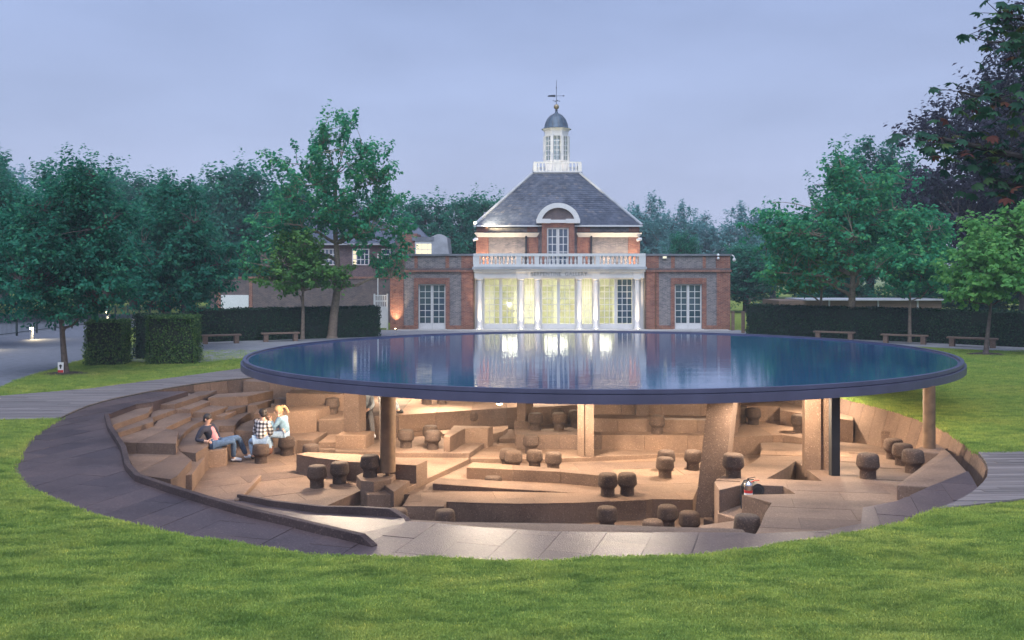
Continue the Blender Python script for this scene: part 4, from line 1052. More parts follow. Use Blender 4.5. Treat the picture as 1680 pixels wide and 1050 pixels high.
# arched pediment
acx, acz = uX(915.5), uZ(366.5)
ro, ri_ = (uX(951)-uX(880))/2, (uX(951)-uX(880))/2-0.34
seg = []
h = uZ(333.5)-uZ(366)
def arch(r, hh, t): return (acx+r*math.cos(t), acz+0.02+hh*math.sin(t))
m = MB(); N = 24
for k in range(N):
    t0, t1 = math.pi*k/N, math.pi*(k+1)/N
    A, B, C_, D_ = arch(ro, h, t0), arch(ro, h, t1), arch(ri_, h-0.32, t1), arch(ri_, h-0.32, t0)
    m.add([(A[0], UY-0.42, A[1]), (B[0], UY-0.42, B[1]), (C_[0], UY-0.42, C_[1]), (D_[0], UY-0.42, D_[1]), (A[0], UY+1.6, A[1]), (B[0], UY+1.6, B[1]), (C_[0], UY+1.6, C_[1]), (D_[0], UY+1.6, D_[1])],
          [(0, 1, 2, 3), (0, 4, 5, 1), (3, 2, 6, 7)])
m.build('arch_moulding', M['white_paint'], gal)
m = MB(); pts = [arch(ri_+0.02, h-0.30, math.pi*k/N) for k in range(N+1)]
m.v = [(p[0], UY-0.25, p[1]) for p in pts]; m.f = [tuple(range(len(pts)))[::-1]]
m.build('tympanum', M['brick_dark'], gal)
bx('pediment_sill', 'white_paint', acx-ro, acx-ro+0.95, UY-0.44, UY+0.2, uZ(366.5), uZ(359.5)+0.0); bx('pediment_sill', 'white_paint', acx+ro-0.95, acx+ro, UY-0.44, UY+0.2, uZ(366.5), uZ(359.5))
bx('pediment_sill', 'white_paint', acx-ro+0.95, acx+ro-0.95, UY-0.40, UY+0.2, uZ(366), uZ(361))
for x in (863, 970): bx('downpipe', 'iron', uX(x)-0.06, uX(x)+0.06, UY-0.13, UY+0.02, 3.9, uZ(386))
# hipped slate roof, slates laid course by course
rz0, rz1 = ez, 10.72; rt = 1.72
b4 = [(ux0-0.12, UY-0.12), (ux1+0.12, UY-0.12), (ux1+0.12, UY+2*hw+0.12), (ux0-0.12, UY+2*hw+0.12)]
ccx, ccy = (ux0+ux1)/2+0.06, UY+hw
t4 = [(ccx-rt, ccy-rt), (ccx+rt, ccy-rt), (ccx+rt, ccy+rt), (ccx-rt, ccy+rt)]
m = MB(); m.add([(*p, rz0) for p in b4]+[(*p, rz1) for p in t4], [(0, 1, 5, 4), (1, 2, 6, 5), (2, 3, 7, 6), (3, 0, 4, 7), (4, 5, 6, 7), (3, 2, 1, 0)])
roof = m.build('roof', M['slate'], gal)
rr = random.Random(5); m = MB(); rows = 26
for k in range(4):
    A, B = Vector((*b4[k], rz0)), Vector((*b4[(k+1) % 4], rz0)); D_, C_ = Vector((*t4[k], rz1)), Vector((*t4[(k+1) % 4], rz1))
    nrm = (B-A).cross(D_-A).normalized()
    for r in range(rows):
        f0, f1 = r/rows, (r+1.12)/rows
        L0, R0 = A.lerp(D_, f0), B.lerp(C_, f0); L1, R1 = A.lerp(D_, min(1, f1)), B.lerp(C_, min(1, f1))
        n = max(2, int((R0-L0).length/0.27))
        for c in range(n):
            a0, a1 = c/n+0.0025, (c+1)/n-0.0025
            e_ = rr.uniform(0.018, 0.032)
            P = [L0.lerp(R0, a0)+nrm*e_, L0.lerp(R0, a1)+nrm*e_, L1.lerp(R1, a1)+nrm*0.004, L1.lerp(R1, a0)+nrm*0.004]
            Q = [L0.lerp(R0, a0)+nrm*0.003, L0.lerp(R0, a1)+nrm*0.003]
            m.add([tuple(p) for p in P+Q], [(0, 1, 2, 3), (4, 5, 1, 0)])
o = m.build('slate', M['slate'], roof); o['kind'] = 'stuff'
m = MB()
for k in range(4): m.tube((*b4[k], rz0+0.04), (*t4[k], rz1+0.02), 0.10, 0.10, 8)
m.build('hip_ridge', M['lead_pale'], gal)
bx('eaves_board', 'white_paint', ux0-0.16, ux1+0.16, UY-0.16, UY-0.13, ez-0.08, ez+0.02)
# side dormers peeping out beside the hips
for x0_, x1_ in ((uX(790.5), uX(806)), (uX(1021), uX(1040))):
    bx('roof_vent', 'lead_pale', x0_*1.0, x1_*1.0, UY+4.0, UY+6.5, 6.5, uZ(345)*1.02)
# ---- lantern
LY = ccy; lx = ccx+0.10
bx('lantern_deck', 'lead', lx-1.78, lx+1.78, LY-1.78, LY+1.78, rz1, rz1+0.10)
m = MB(); zb, z2 = rz1+0.10, rz1+0.85
for sx in (-1, 1):
    m.box(lx-1.7, lx+1.7, LY+sx*1.66-0.05, LY+sx*1.66+0.05, z2-0.10, z2)
    m.box(lx+sx*1.66-0.05, lx+sx*1.66+0.05, LY-1.7, LY+1.7, z2-0.099, z2-0.001)
    m.box(lx-1.7, lx+1.7, LY+sx*1.66-0.05, LY+sx*1.66+0.05, zb, zb+0.10)
    m.box(lx+sx*1.66-0.05, lx+sx*1.66+0.05, LY-1.7, LY+1.7, zb+0.001, zb+0.099)
lr = m.build('lantern_railing', M['white_paint'], gal)
for k in range(13):
    w = 0.13 if k in (0, 6, 12) else 0.045
    for yy in (LY-1.66, LY+1.66):
        xx = lx-1.6+3.2*k/12
        MB().box(xx-w, xx+w, yy-0.04, yy+0.04, zb+0.10, z2-0.10).build('baluster', M['white_paint'], lr)
    if 0 < k < 12:
        for xx in (lx-1.66, lx+1.66):
            yy = LY-1.6+3.2*k/12
            MB().box(xx-0.04, xx+0.04, yy-0.045, yy+0.045, zb+0.10, z2-0.10).build('baluster', M['white_paint'], lr)
LR = 0.93; lz0, lz1 = rz1+0.1, 14.0
octp = [(lx+LR*math.cos(R(22.5+45*k)), LY+LR*math.sin(R(22.5+45*k))) for k in range(8)]
m = MB()
m.prism([(x, y, lz0+1.0) for x, y in octp], lz0)
m.prism([(lx+(x-lx)*1.0, LY+(y-LY)*1.0, lz1) for x, y in octp], lz1-0.42)
for k in range(8):
    a = Vector(octp[k]); b_ = Vector(octp[(k+1) % 8])
    m.obox(((a.x), (a.y)), R(22.5+45*k), 0.075, 0.105, lz0+0.9, lz1-0.4)
    mid = (a+b_)/2; d = (b_-a).normalized(); ang = math.atan2(d.y, d.x)
    m.obox((mid.x, mid.y), ang, 0.022, 0.03, lz0+1.0, lz1-0.42)
    for r in range(1, 5):
        z = lz0+1.0+(lz1-0.42-lz0-1.0)*r/5
        m.obox((mid.x, mid.y), ang, 0.30, 0.022, z-0.022, z+0.022)
lant = m.build('lantern', M['white_paint'], gal)
for k in range(8):
    a = Vector(octp[k]); b_ = Vector(octp[(k+1) % 8]); mid = (a+b_)/2; d = (b_-a).normalized(); ang = math.atan2(d.y, d.x)
    for s_ in (-1, 1):
        for r in range(5):
            z = lz0+1.0+(lz1-0.42-lz0-1.0)*r/5; z9 = lz0+1.0+(lz1-0.42-lz0-1.0)*(r+1)/5
            c = mid+d*(0.15*s_)
            mm = MB(); mm.obox((c.x, c.y), ang, 0.12, 0.004, z+0.03, z9-0.03); mm.build('pane', M['clear_glass'], lant)
m = MB(); m.lathe((lx, LY, lz1), [(LR, -0.02), (LR+0.06, 0.02), (LR+0.10, 0.10), (LR+0.16, 0.15)], 8, R(22.5)); m.build('lantern_cornice', M['white_paint'], gal)
m = MB(); m.lathe((lx, LY, lz1+0.15), [(LR+0.17, 0), (LR+0.02, 0.06), (LR-0.06, 0.14), (LR-0.10, 0.40), (LR-0.24, 0.72), (LR-0.48, 1.0), (LR-0.74, 1.16), (0.12, 1.22), (0.10, 1.32), (0.03, 1.36)], 32)
dome = m.build('dome', M['copper_dome'], gal, True)
m = MB()
for k in range(12):
    t = R(30*k+8); pr = [(LR+0.0, 0.08), (LR-0.05, 0.15), (LR-0.09, 0.40), (LR-0.23, 0.72), (LR-0.47, 1.0), (LR-0.73, 1.16)]
    m.path([(lx+r*math.cos(t), LY+r*math.sin(t), lz1+0.15+z) for r, z in pr], 0.022, 0.018, 5)
m.build('rib', M['lead'], dome)
zt_ = lz1+0.15+1.32
MB().lathe((lx, LY, zt_), [(0.05, 0), (0.12, 0.08), (0.05, 0.16)], 12).build('finial_neck', M['lead'], gal)
MB().ball((lx, LY, zt_+0.34), 0.2).build('finial_ball', M['gilt'], gal, True)
m = MB(); m.tube((lx, LY, zt_+0.5), (lx, LY, zt_+2.3), 0.022, 0.012, 6)
for a in range(4):
    t = R(90*a+20); m.tube((lx, LY, zt_+0.78), (lx+0.24*math.cos(t), LY+0.24*math.sin(t), zt_+0.78), 0.014, 0.014, 5); m.ball((lx+0.25*math.cos(t), LY+0.25*math.sin(t), zt_+0.78), 0.035, n=6, m=4)
m.tube((lx-0.62, LY, zt_+1.14), (lx+0.62, LY, zt_+1.16), 0.014, 0.014, 5)
m.add([(lx-0.65, LY-0.01, zt_+1.09), (lx-0.08, LY-0.01, zt_+1.07), (lx-0.08, LY-0.01, zt_+1.23), (lx-0.35, LY-0.01, zt_+1.22), (lx-0.62, LY-0.01, zt_+1.18), (lx-0.65, LY+0.01, zt_+1.09), (lx-0.08, LY+0.01, zt_+1.07), (lx-0.08, LY+0.01, zt_+1.23), (lx-0.35, LY+0.01, zt_+1.22), (lx-0.62, LY+0.01, zt_+1.18)], [(0, 1, 2, 3, 4), (9, 8, 7, 6, 5), (0, 5, 6, 1), (1, 6, 7, 2), (2, 7, 8, 3), (3, 8, 9, 4), (4, 9, 5, 0)])
m.ball((lx+0.5, LY, zt_+1.15), 0.05, 0.03, 0.05, 8, 6); m.ball((lx, LY, zt_+1.75), 0.05, n=8, m=6)
m.build('weather_vane', M['iron'], gal)
# floodlight at the left eaves, lights on the parapet, cameras
def flood(x, y, z, label, aim, e_, grp=None):
    t = thing('floodlight', (x, y, z), label, 'floodlight', grp)
    bx_ = MB().box(x-0.09, x+0.09, y-0.05, y+0.10, z-0.07, z+0.07); bx_.build('housing', M['iron'], t)
    MB().box(x-0.075, x+0.075, y-0.056, y-0.051, z-0.055, z+0.055).build('lens', M['lamp_warm'], t)
    MB().tube((x, y+0.09, z-0.02), (x+0.12, y+0.75, z-0.22), 0.02, 0.02, 6).build('bracket', M['iron'], t)
    lamp('SPOT', 'lamp_light', (x+0.02, y-0.12, z), e_, (1.0, 0.86, 0.56), t, 0.05, 75, aim, 0.9)
flood(uX(780.0), UY-0.75, uZ(368)+0.05, 'glaring floodlight at the left eaves of the upper pavilion', (1.0, 0.9, 0.42), 1500)
for x, s_ in ((780, -1), (1047.5, 1)):
    lab = 'white security camera under the %s corner of the upper cornice' % ('left' if s_ < 0 else 'right')
    t = thing('security_camera', (uX(x), UY-0.1, uZ(393)), lab, 'camera', 'cameras on the gallery')
    xx = uX(x); zz = uZ(393)
    MB().tube((xx-0.14, UY-0.32, zz-0.06), (xx+0.16, UY-0.22, zz+0.05), 0.09, 0.09, 10).build('housing', M['sign_white'], t)
    MB().tube((xx+0.05*s_, UY-0.24, zz+0.05), (xx, UY-0.02, zz+0.16), 0.03, 0.03, 6).build('bracket', M['sign_white'], t)
t = thing('bulkhead_light', (gX(1090), GY-0.02, gZ(422)), 'pale rectangular bulkhead light on the right parapet', 'light')
MB().box(gX(1086.5), gX(1094), GY-0.10, GY-0.022, gZ(424.5), gZ(420)).build('housing', M['lead_pale'], t)
MB().box(gX(1087.5), gX(1093), GY-0.11, GY-0.1005, gZ(423.7), gZ(420.8)).build('lens', M['lamp_window'], t)
t = thing('parapet_floodlight', (gX(1177), GY-0.02, gZ(422)), 'pair of small white spotlights on the right parapet pier', 'light')
for y in (418.5, 424): MB().ball((gX(1177.5), GY-0.15, gZ(y)), 0.085, 0.10, 0.09).build('lamp_head', M['sign_white'], t, True)
MB().box(gX(1176.8), gX(1178.2), GY-0.08, GY-0.022, gZ(426), gZ(417)).build('bracket', M['sign_white'], t)
t = thing('dome_camera', (gX(1199), GY+0.1, gZ(420)), 'white dome camera hanging from the right end of the gallery', 'camera')
MB().path([(gX(1197), GY+0.2, gZ(420)), (gX(1201), GY-0.05, gZ(418.5)), (gX(1203.5), GY-0.1, gZ(420.5)), (gX(1204), GY-0.1, gZ(424))], 0.035, 0.035, 8).build('bracket', M['sign_white'], t)
MB().lathe((gX(1204), GY-0.1, gZ(429)), [(0.02, -0.02), (0.09, 0.03), (0.11, 0.10), (0.10, 0.17), (0.03, 0.2)], 14).build('dome', M['sign_white'], t, True)
# wall-washing lights standing on the terrace behind the balustrade
for k, x in enumerate((795, 838, 990, 1035)):
    xx = uX(x); yy = UY-0.95
    t = thing('terrace_uplight', (xx, yy, gZ(438)), 'hidden wall-washing light behind the balustrade', 'light', 'terrace lights behind the balustrade')
    MB().box(xx-0.25, xx+0.25, yy-0.06, yy+0.06, gZ(438), gZ(438)+0.10).build('housing', M['iron'], t)
    MB().box(xx-0.22, xx+0.22, yy-0.04, yy+0.05, gZ(438)+0.1005, gZ(438)+0.108).build('lens', M['lamp_warm'], t)
    lamp('AREA', 'lamp_light', (xx, yy, gZ(438)+0.14), 20, (1.0, 0.78, 0.52), t, size=0.44, size_y=0.1, direction=(0, 0.45, 1))
for sx in (-1, 1):
    xx, yy = lx+sx*1.1, LY-1.35
    t = thing('lantern_uplight', (xx, yy, rz1+0.1), 'small hidden light on the lantern deck behind its railing', 'light', 'lantern deck lights')
    MB().box(xx-0.08, xx+0.08, yy-0.06, yy+0.06, rz1+0.101, rz1+0.18).build('housing', M['iron'], t)
    lamp('SPOT', 'lamp_light', (xx, yy, rz1+0.22), 14, (1.0, 0.86, 0.66), t, 0.05, 110, (-0.5*sx, 0.5, 1), 0.8)
# rusty service strip beside the portico
bx('downpipe', 'rust_column', gX(1057.2), gX(1058.6), GY-0.12, GY-0.035, 0.05, gZ(442)); bx('downpipe', 'rust_column', gX(1075), gX(1076), GY-0.10, GY-0.035, 0.05, gZ(440)); bx('downpipe', 'rust_column', gX(777), gX(778.3), GY-0.12, GY-0.035, 0.05, gZ(442))

# ================================================================== HOUSE TO THE LEFT
HY = 66.0
hX = lambda x, y=HY: (x-840)*y/1500
hZ = lambda yy, y=HY: 3.5-(yy-450)*y/1500
house = thing('brick_house', (-15, HY, 0), 'dim brick house with steep slate roof behind the left trees', 'house')
def hb_(name, mat, x0, x1, y0, y1, z0, z1): return MB().box(x0, x1, y0, y1, z0, z1).build(name, M[mat], house)
hb_('wall', 'brick_dark', hX(345), hX(648), HY, HY+3, 0, hZ(457))
hb_('coping', 'brick_red', hX(344), hX(648), HY-0.06, HY+3, hZ(457), hZ(454))
hb_('garage_door', 'sign_white', hX(363), hX(408), HY-0.05, HY-0.001, 0.05, hZ(484))
hb_('pier', 'brick_red', hX(409), hX(414), HY-0.04, HY-0.0005, 0, hZ(458))
hb_('pier', 'brick_red', hX(355), hX(362), HY-0.04, HY-0.0005, 0, hZ(458))
H2 = 69.0
a0, a1 = hX(425, H2), hX(672, H2); he = hZ(400, H2)
hb_('upper_wall', 'brick_dark', a0, a1, H2, H2+8, 0, he)
for xc in (470, 540, 592, 640):
    w_ = hb_('window', 'white_paint', hX(xc-14, H2), hX(xc+14, H2), H2-0.06, H2-0.001, hZ(435, H2), hZ(408, H2))
    for c in range(4):
        for r in range(3):
            X0 = hX(xc-13, H2)+c*(hX(xc+13, H2)-hX(xc-13, H2))/4; X1 = X0+(hX(xc+13, H2)-hX(xc-13, H2))/4
            Z0 = hZ(434, H2)+r*(hZ(409, H2)-hZ(434, H2))/3; Z1 = Z0+(hZ(409, H2)-hZ(434, H2))/3
            MB().box(X0+0.035, X1-0.035, H2-0.075, H2-0.061, Z0+0.035, Z1-0.035).build('pane', M['lamp_window' if (xc == 592 and c == 0 and r < 3) else 'dark_glass'], w_)
rzz = hZ(338, H2+4)
m = MB(); A = [(a0-0.3, H2-0.3), (a1+0.3, H2-0.3), (a1+0.3, H2+8.3), (a0-0.3, H2+8.3)]; T = [(a0+4, H2+4), (a1-4, H2+4)]
m.add([(*p, he) for p in A]+[(*p, rzz) for p in T], [(0, 1, 5, 4), (1, 2, 5), (2, 3, 4, 5), (3, 0, 4), (3, 2, 1, 0)])
hr = m.build('roof', M['slate'], house)
m = MB()
for p, q in ((A[0], T[0]), (A[1], T[1]), (A[2], T[1])): m.tube((*p, he+0.03), (*q, rzz+0.03), 0.09, 0.09, 6)
m.tube((*T[0], rzz+0.03), (*T[1], rzz+0.03), 0.09, 0.09, 6)
m.build('ridge', M['lead_pale'], house)
hb_('gutter', 'lead_pale', a0-0.35, a1+0.35, H2-0.42, H2-0.28, he-0.1, he+0.02)
# low rear range with barrel-roofed dormer
Y3 = 64.5
rear = thing('rear_dormer_range', (hX(700, Y3), Y3, 0), 'lead barrel-roofed dormer with lit window behind the left gallery wing', 'dormer')
def rb(name, mat, x0, x1, y0, y1, z0, z1): return MB().box(x0, x1, y0, y1, z0, z1).build(name, M[mat], rear)
rb('wall', 'brick_red', hX(655, Y3), hX(684, Y3), Y3, Y3+4, 0, hZ(383, Y3))
rb('flat_roof', 'lead', hX(676, Y3), hX(712, Y3), Y3-0.15, Y3+4, hZ(395, Y3), hZ(389, Y3))
rb('frame', 'white_paint', hX(681, Y3), hX(711, Y3), Y3-0.06, Y3+3.9, 3.6, hZ(395, Y3))
for c in range(3):
    for r in range(2):
        x_ = hX(683, Y3)+c*0.42
        rb('pane', 'lamp_window', x_, x_+0.38, Y3-0.075, Y3-0.061, 4.85+r*0.42, 5.23+r*0.42)
m = MB(); N = 12; xa, xb = hX(708, Y3), hX(737, Y3); zs, zt2 = hZ(389, Y3), hZ(384, Y3)
pts = [(xa, zs)]+[(xa+(xb-0.15-xa)*k/N, zs+(zt2-zs)*math.sin(math.pi*k/N)) for k in range(1, N)]+[(xb-0.15, zs), (xb+0.1, 4.0), (xa, 4.0)]
m.v = [(p[0], Y3-0.1, p[1]) for p in pts]+[(p[0], Y3+3.5, p[1]) for p in pts]; n = len(pts)
m.f = [tuple(range(n)), tuple(range(n, 2*n))[::-1]]+[(i, i+n, (i+1) % n+n, (i+1) % n) for i in range(n)]
m.build('barrel_roof', M['lead_pale'], rear)
m = MB(); A = [(hX(648, 67), 67), (hX(702, 67), 67), (hX(702, 67), 70), (hX(648, 67), 70)]
z0_, z1_ = hZ(391, 67), hZ(365, 67)
m.add([(*p, z0_) for p in A]+[(hX(648, 67), 68, z1_), (hX(678, 67), 68, z1_)], [(0, 1, 5, 4), (1, 2, 5), (2, 3, 4, 5), (3, 0, 4), (3, 2, 1, 0)])
m.build('roof', M['slate'], rear)
rb('link_wall', 'brick_dark', hX(648, 67), hX(702, 67), 67.05, 69.9, 0, z0_-0.01)

# white garden gate between hedge and gallery
gate = thing('garden_gate', (gX(624), GY+0.2, 0), 'tall white timber gate with small pierced panes beside the gallery', 'gate')
x0, x1 = gX(612), gX(636)
m = MB(); gz1 = gZ(484); gy = GY+0.20
m.box(x0, x0+0.1, gy, gy+0.1, 0, gz1+0.08); m.box(x1-0.1, x1, gy, gy+0.1, 0, gz1+0.08)
m.build('post', M['white_paint'], gate)
m = MB(); m.box(x0+0.1, x1-0.1, gy+0.02, gy+0.07, 0.1, gZ(503)); m.box(x0+0.1, x1-0.1, gy+0.02, gy+0.07, gz1-0.05, gz1); m.box(x0+0.1, x1-0.1, gy+0.02, gy+0.07, gZ(494)-0.04, gZ(494)+0.04)
for k in range(7):
    xx = x0+0.1+(x1-x0-0.2)*k/6; m.box(xx-0.03, xx+0.03, gy+0.025, gy+0.065, gZ(503), gz1-0.05)
m.build('leaf', M['white_paint'], gate)
m = MB(); m.tube((gX(618), GY+0.5, 2.1), (gX(618), GY+0.5, gZ(416)), 0.04, 0.04, 8)
o = m.build('downpipe', M['white_paint']); tag(o, 'thin white pipe rising above the garden gate', 'pipe')

# ================================================================== HEDGES
def leaf_quads(P, N, L, w=0.6, seed=0, hang=None):
    """rhombic leaves at points P with normals N"""
    g = np.random.default_rng(seed); n = len(P)
    a = g.normal(size=(n, 3))
    if hang is not None: a += hang
    a -= (a*N).sum(1, keepdims=True)*N
    a /= np.linalg.norm(a, axis=1, keepdims=True)+1e-9
    b = np.cross(N, a)
    s = (L*g.uniform(0.65, 1.25, n))[:, None]
    fold = N*(s*0.10)
    V = np.empty((n, 4, 3))
    V[:, 0] = P-a*s*0.5; V[:, 1] = P+b*s*w*0.5+fold; V[:, 2] = P+a*s*0.5; V[:, 3] = P-b*s*w*0.5+fold
    return V.reshape(-1, 3)
def quad_mesh(name, V, tint, mat):
    n = len(V)//4
    me = bpy.data.meshes.new(name)
    me.vertices.add(len(V)); me.vertices.foreach_set('co', V.astype(np.float32).ravel())
    me.loops.add(n*4); me.loops.foreach_set('vertex_index', np.arange(n*4, dtype=np.int32))
    me.polygons.add(n); me.polygons.foreach_set('loop_start', np.arange(0, n*4, 4, dtype=np.int32)); me.polygons.foreach_set('loop_total', np.full(n, 4, np.int32))
    me.update(calc_edges=True)
    at_ = me.attributes.new('tint', 'FLOAT', 'FACE'); at_.data.foreach_set('value', np.clip(tint, 0, 1).astype(np.float32))
    me.materials.append(mat)
    return me

def hedge(name, label, A, B, depth, h, per=420, leaf=0.10, group=None, seed=1, taper=0.06, mat='leaf_hedge'):
    """clipped hedge from A to B (front foot line), depth to the left of travel"""
    A = Vector(A); B = Vector(B); d = (B-A); Ln = d.length; d.normalize(); nrm = Vector((-d.y, d.x))
    t = thing(name, (A.x, A.y, 0), label, 'hedge', group)
    m = MB(); i = 0.10
    P = [A+d*i+nrm*i, B-d*i+nrm*i, B-d*i+nrm*(depth-i), A+d*i+nrm*(depth-i)]
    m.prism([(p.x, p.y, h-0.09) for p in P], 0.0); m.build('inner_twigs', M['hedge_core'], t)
    g = np.random.default_rng(seed)
    pts = []; nor = []
    def face(n, o, u, v, nn):
        a = g.random((n, 1)); b = g.random((n, 1))
        pts.append(np.array(o)[None]+a*np.array(u)[None]+b*np.array(v)[None]); nor.append(np.repeat(np.array(nn)[None], n, 0))
    d3 = (d.x, d.y, 0); n3 = (nrm.x, nrm.y, 0)
    face(int(per*Ln*h), (A.x, A.y, 0.02), (d.x*Ln, d.y*Ln, 0), (nrm.x*taper, nrm.y*taper, h), (-nrm.x, -nrm.y, 0.25))
    face(int(per*Ln*depth), (A.x, A.y, h), (d.x*Ln, d.y*Ln, 0), (nrm.x*depth, nrm.y*depth, 0), (0, 0, 1))
    face(int(per*depth*h), (A.x, A.y, 0.02), (nrm.x*depth, nrm.y*depth, 0), (0, 0, h), (-d.x, -d.y, 0.2))
    face(int(per*depth*h), (B.x, B.y, 0.02), (nrm.x*depth, nrm.y*depth, 0), (0, 0, h), (d.x, d.y, 0.2))
    face(int(per*Ln*h*0.3), (A.x+nrm.x*depth, A.y+nrm.y*depth, 0.02), (d.x*Ln, d.y*Ln, 0), (0, 0, h), (nrm.x, nrm.y, 0.2))
    P = np.vstack(pts); N = np.vstack(nor)
    # rounded shoulders and a slightly wavy clip
    wob = np.array([noise.noise((p[0]*1.3, p[1]*1.3, p[2]*1.8)) for p in P])
    top = np.clip((P[:, 2]-(h-0.18))/0.18, 0, 1)
    c = np.array([(A.x+B.x)/2+nrm.x*depth/2, (A.y+B.y)/2+nrm.y*depth/2])
    P = P-N*(0.05+0.06*top[:, None]*(np.abs(N[:, 2:3]) < 0.9)) + N*(wob*0.08)[:, None] + g.normal(0, 0.04, P.shape)
    P[:, 2] = np.maximum(P[:, 2], 0.02)
    N = N+g.normal(0, 0.55, N.shape); N /= np.linalg.norm(N, axis=1, keepdims=True)
    V = leaf_quads(P, N, leaf, 0.62, seed)
    tint = g.random(len(P))**1.4*0.9+0.1*wob
    link('foliage', quad_mesh('foliage', V, tint, M[mat]), None, t)
    return t
hedge('clipped_hedge', 'long dark clipped hedge behind the benches next to the white gate', (-16.6, 46.6), (-7.35, 51.2), 1.1, 1.70, 380, 0.11, 'clipped yew hedges', 1)
hedge('clipped_hedge', 'long dark clipped hedge behind a row of three benches', (13.6, 53.2), (26.0, 42.2), 1.2, 1.72, 380, 0.11, 'clipped yew hedges', 2)
hedge('hedge_block', 'square hedge block by the road, nearest the young tree', (-16.35, 34.9), (-14.95, 35.1), 1.5, 1.72, 620, 0.085, 'clipped yew hedges', 3, mat='leaf_block_lit')
hedge('hedge_block', 'wider square hedge block where the pale path opens', (-14.15, 35.3), (-12.35, 35.6), 1.6, 1.86, 620, 0.085, 'clipped yew hedges', 4, mat='leaf_block_lit')
hedge('hedge_block', 'dark hedge set back between the two square hedge blocks', (-15.6, 37.6), (-13.6, 37.8), 1.0, 1.85, 420, 0.09, 'clipped yew hedges', 5)
hedge('hedge_block', 'hedge block past the bench by the bright green tree', (22.3, 38.6), (24.5, 37.5), 2.0, 1.75, 420, 0.09, 'clipped yew hedges', 6)

# ================================================================== BENCHES
def bench(cx, cy, ang, length, label):
    t = thing('park_bench', (cx, cy, 0), label, 'bench', 'backless oak benches by the hedges')
    ca, sa = math.cos(ang), math.sin(ang)
    for k in range(3):
        off = -0.155+k*0.155
        m = MB(); m.obox((cx-sa*off, cy+ca*off), ang, length/2, 0.072, 0.40, 0.475); m.build('seat_plank', M['bench_wood'], t, bevel=0.006)
    for s in (-1, 1):
        m = MB(); m.obox((cx+ca*s*(length/2-0.22), cy+sa*s*(length/2-0.22)), ang, 0.11, 0.19, 0.0, 0.399); m.build('leg', M['bench_wood'], t, bevel=0.006)
    return t
bench(-14.65, 46.0, R(26), 1.95, 'wooden bench farther from the gallery at the hedge next to the gate')
bench(-12.05, 47.6, R(24), 1.95, 'wooden bench beside the slender yellow-green tree')
bench(-17.0, 44.3, R(30), 1.9, 'wooden bench mostly hidden behind the square hedge block')
bench(17.1, 48.5, R(-32), 2.1, 'wooden bench behind the thick pale trunk')
bench(19.75, 46.0, R(-34), 2.2, 'wooden bench crossed by a very slender trunk, middle one of three')
bench(22.05, 43.8, R(-36), 2.2, 'wooden bench behind the bright fresh-green young tree')

# ================================================================== TREES
def sample_lobes(lobes, n, g, gap, freq, shell):
    lob = np.array(lobes, float); vol = lob[:, 3]*lob[:, 4]*lob[:, 5]; pr = vol/vol.sum()
    out = []
    while len(out) < n:
        k = g.choice(len(lob), p=pr); L = lob[k]
        d = g.normal(size=3); d /= np.linalg.norm(d)
        r = g.random()**shell
        p = L[:3]+d*r*L[3:6]*(1+0.18*noise.noise(tuple(d*2.2+k*7.0)))
        if noise.noise((p[0]*freq, p[1]*freq, p[2]*freq+k)) < gap: continue
        out.append(p)
    return np.array(out)

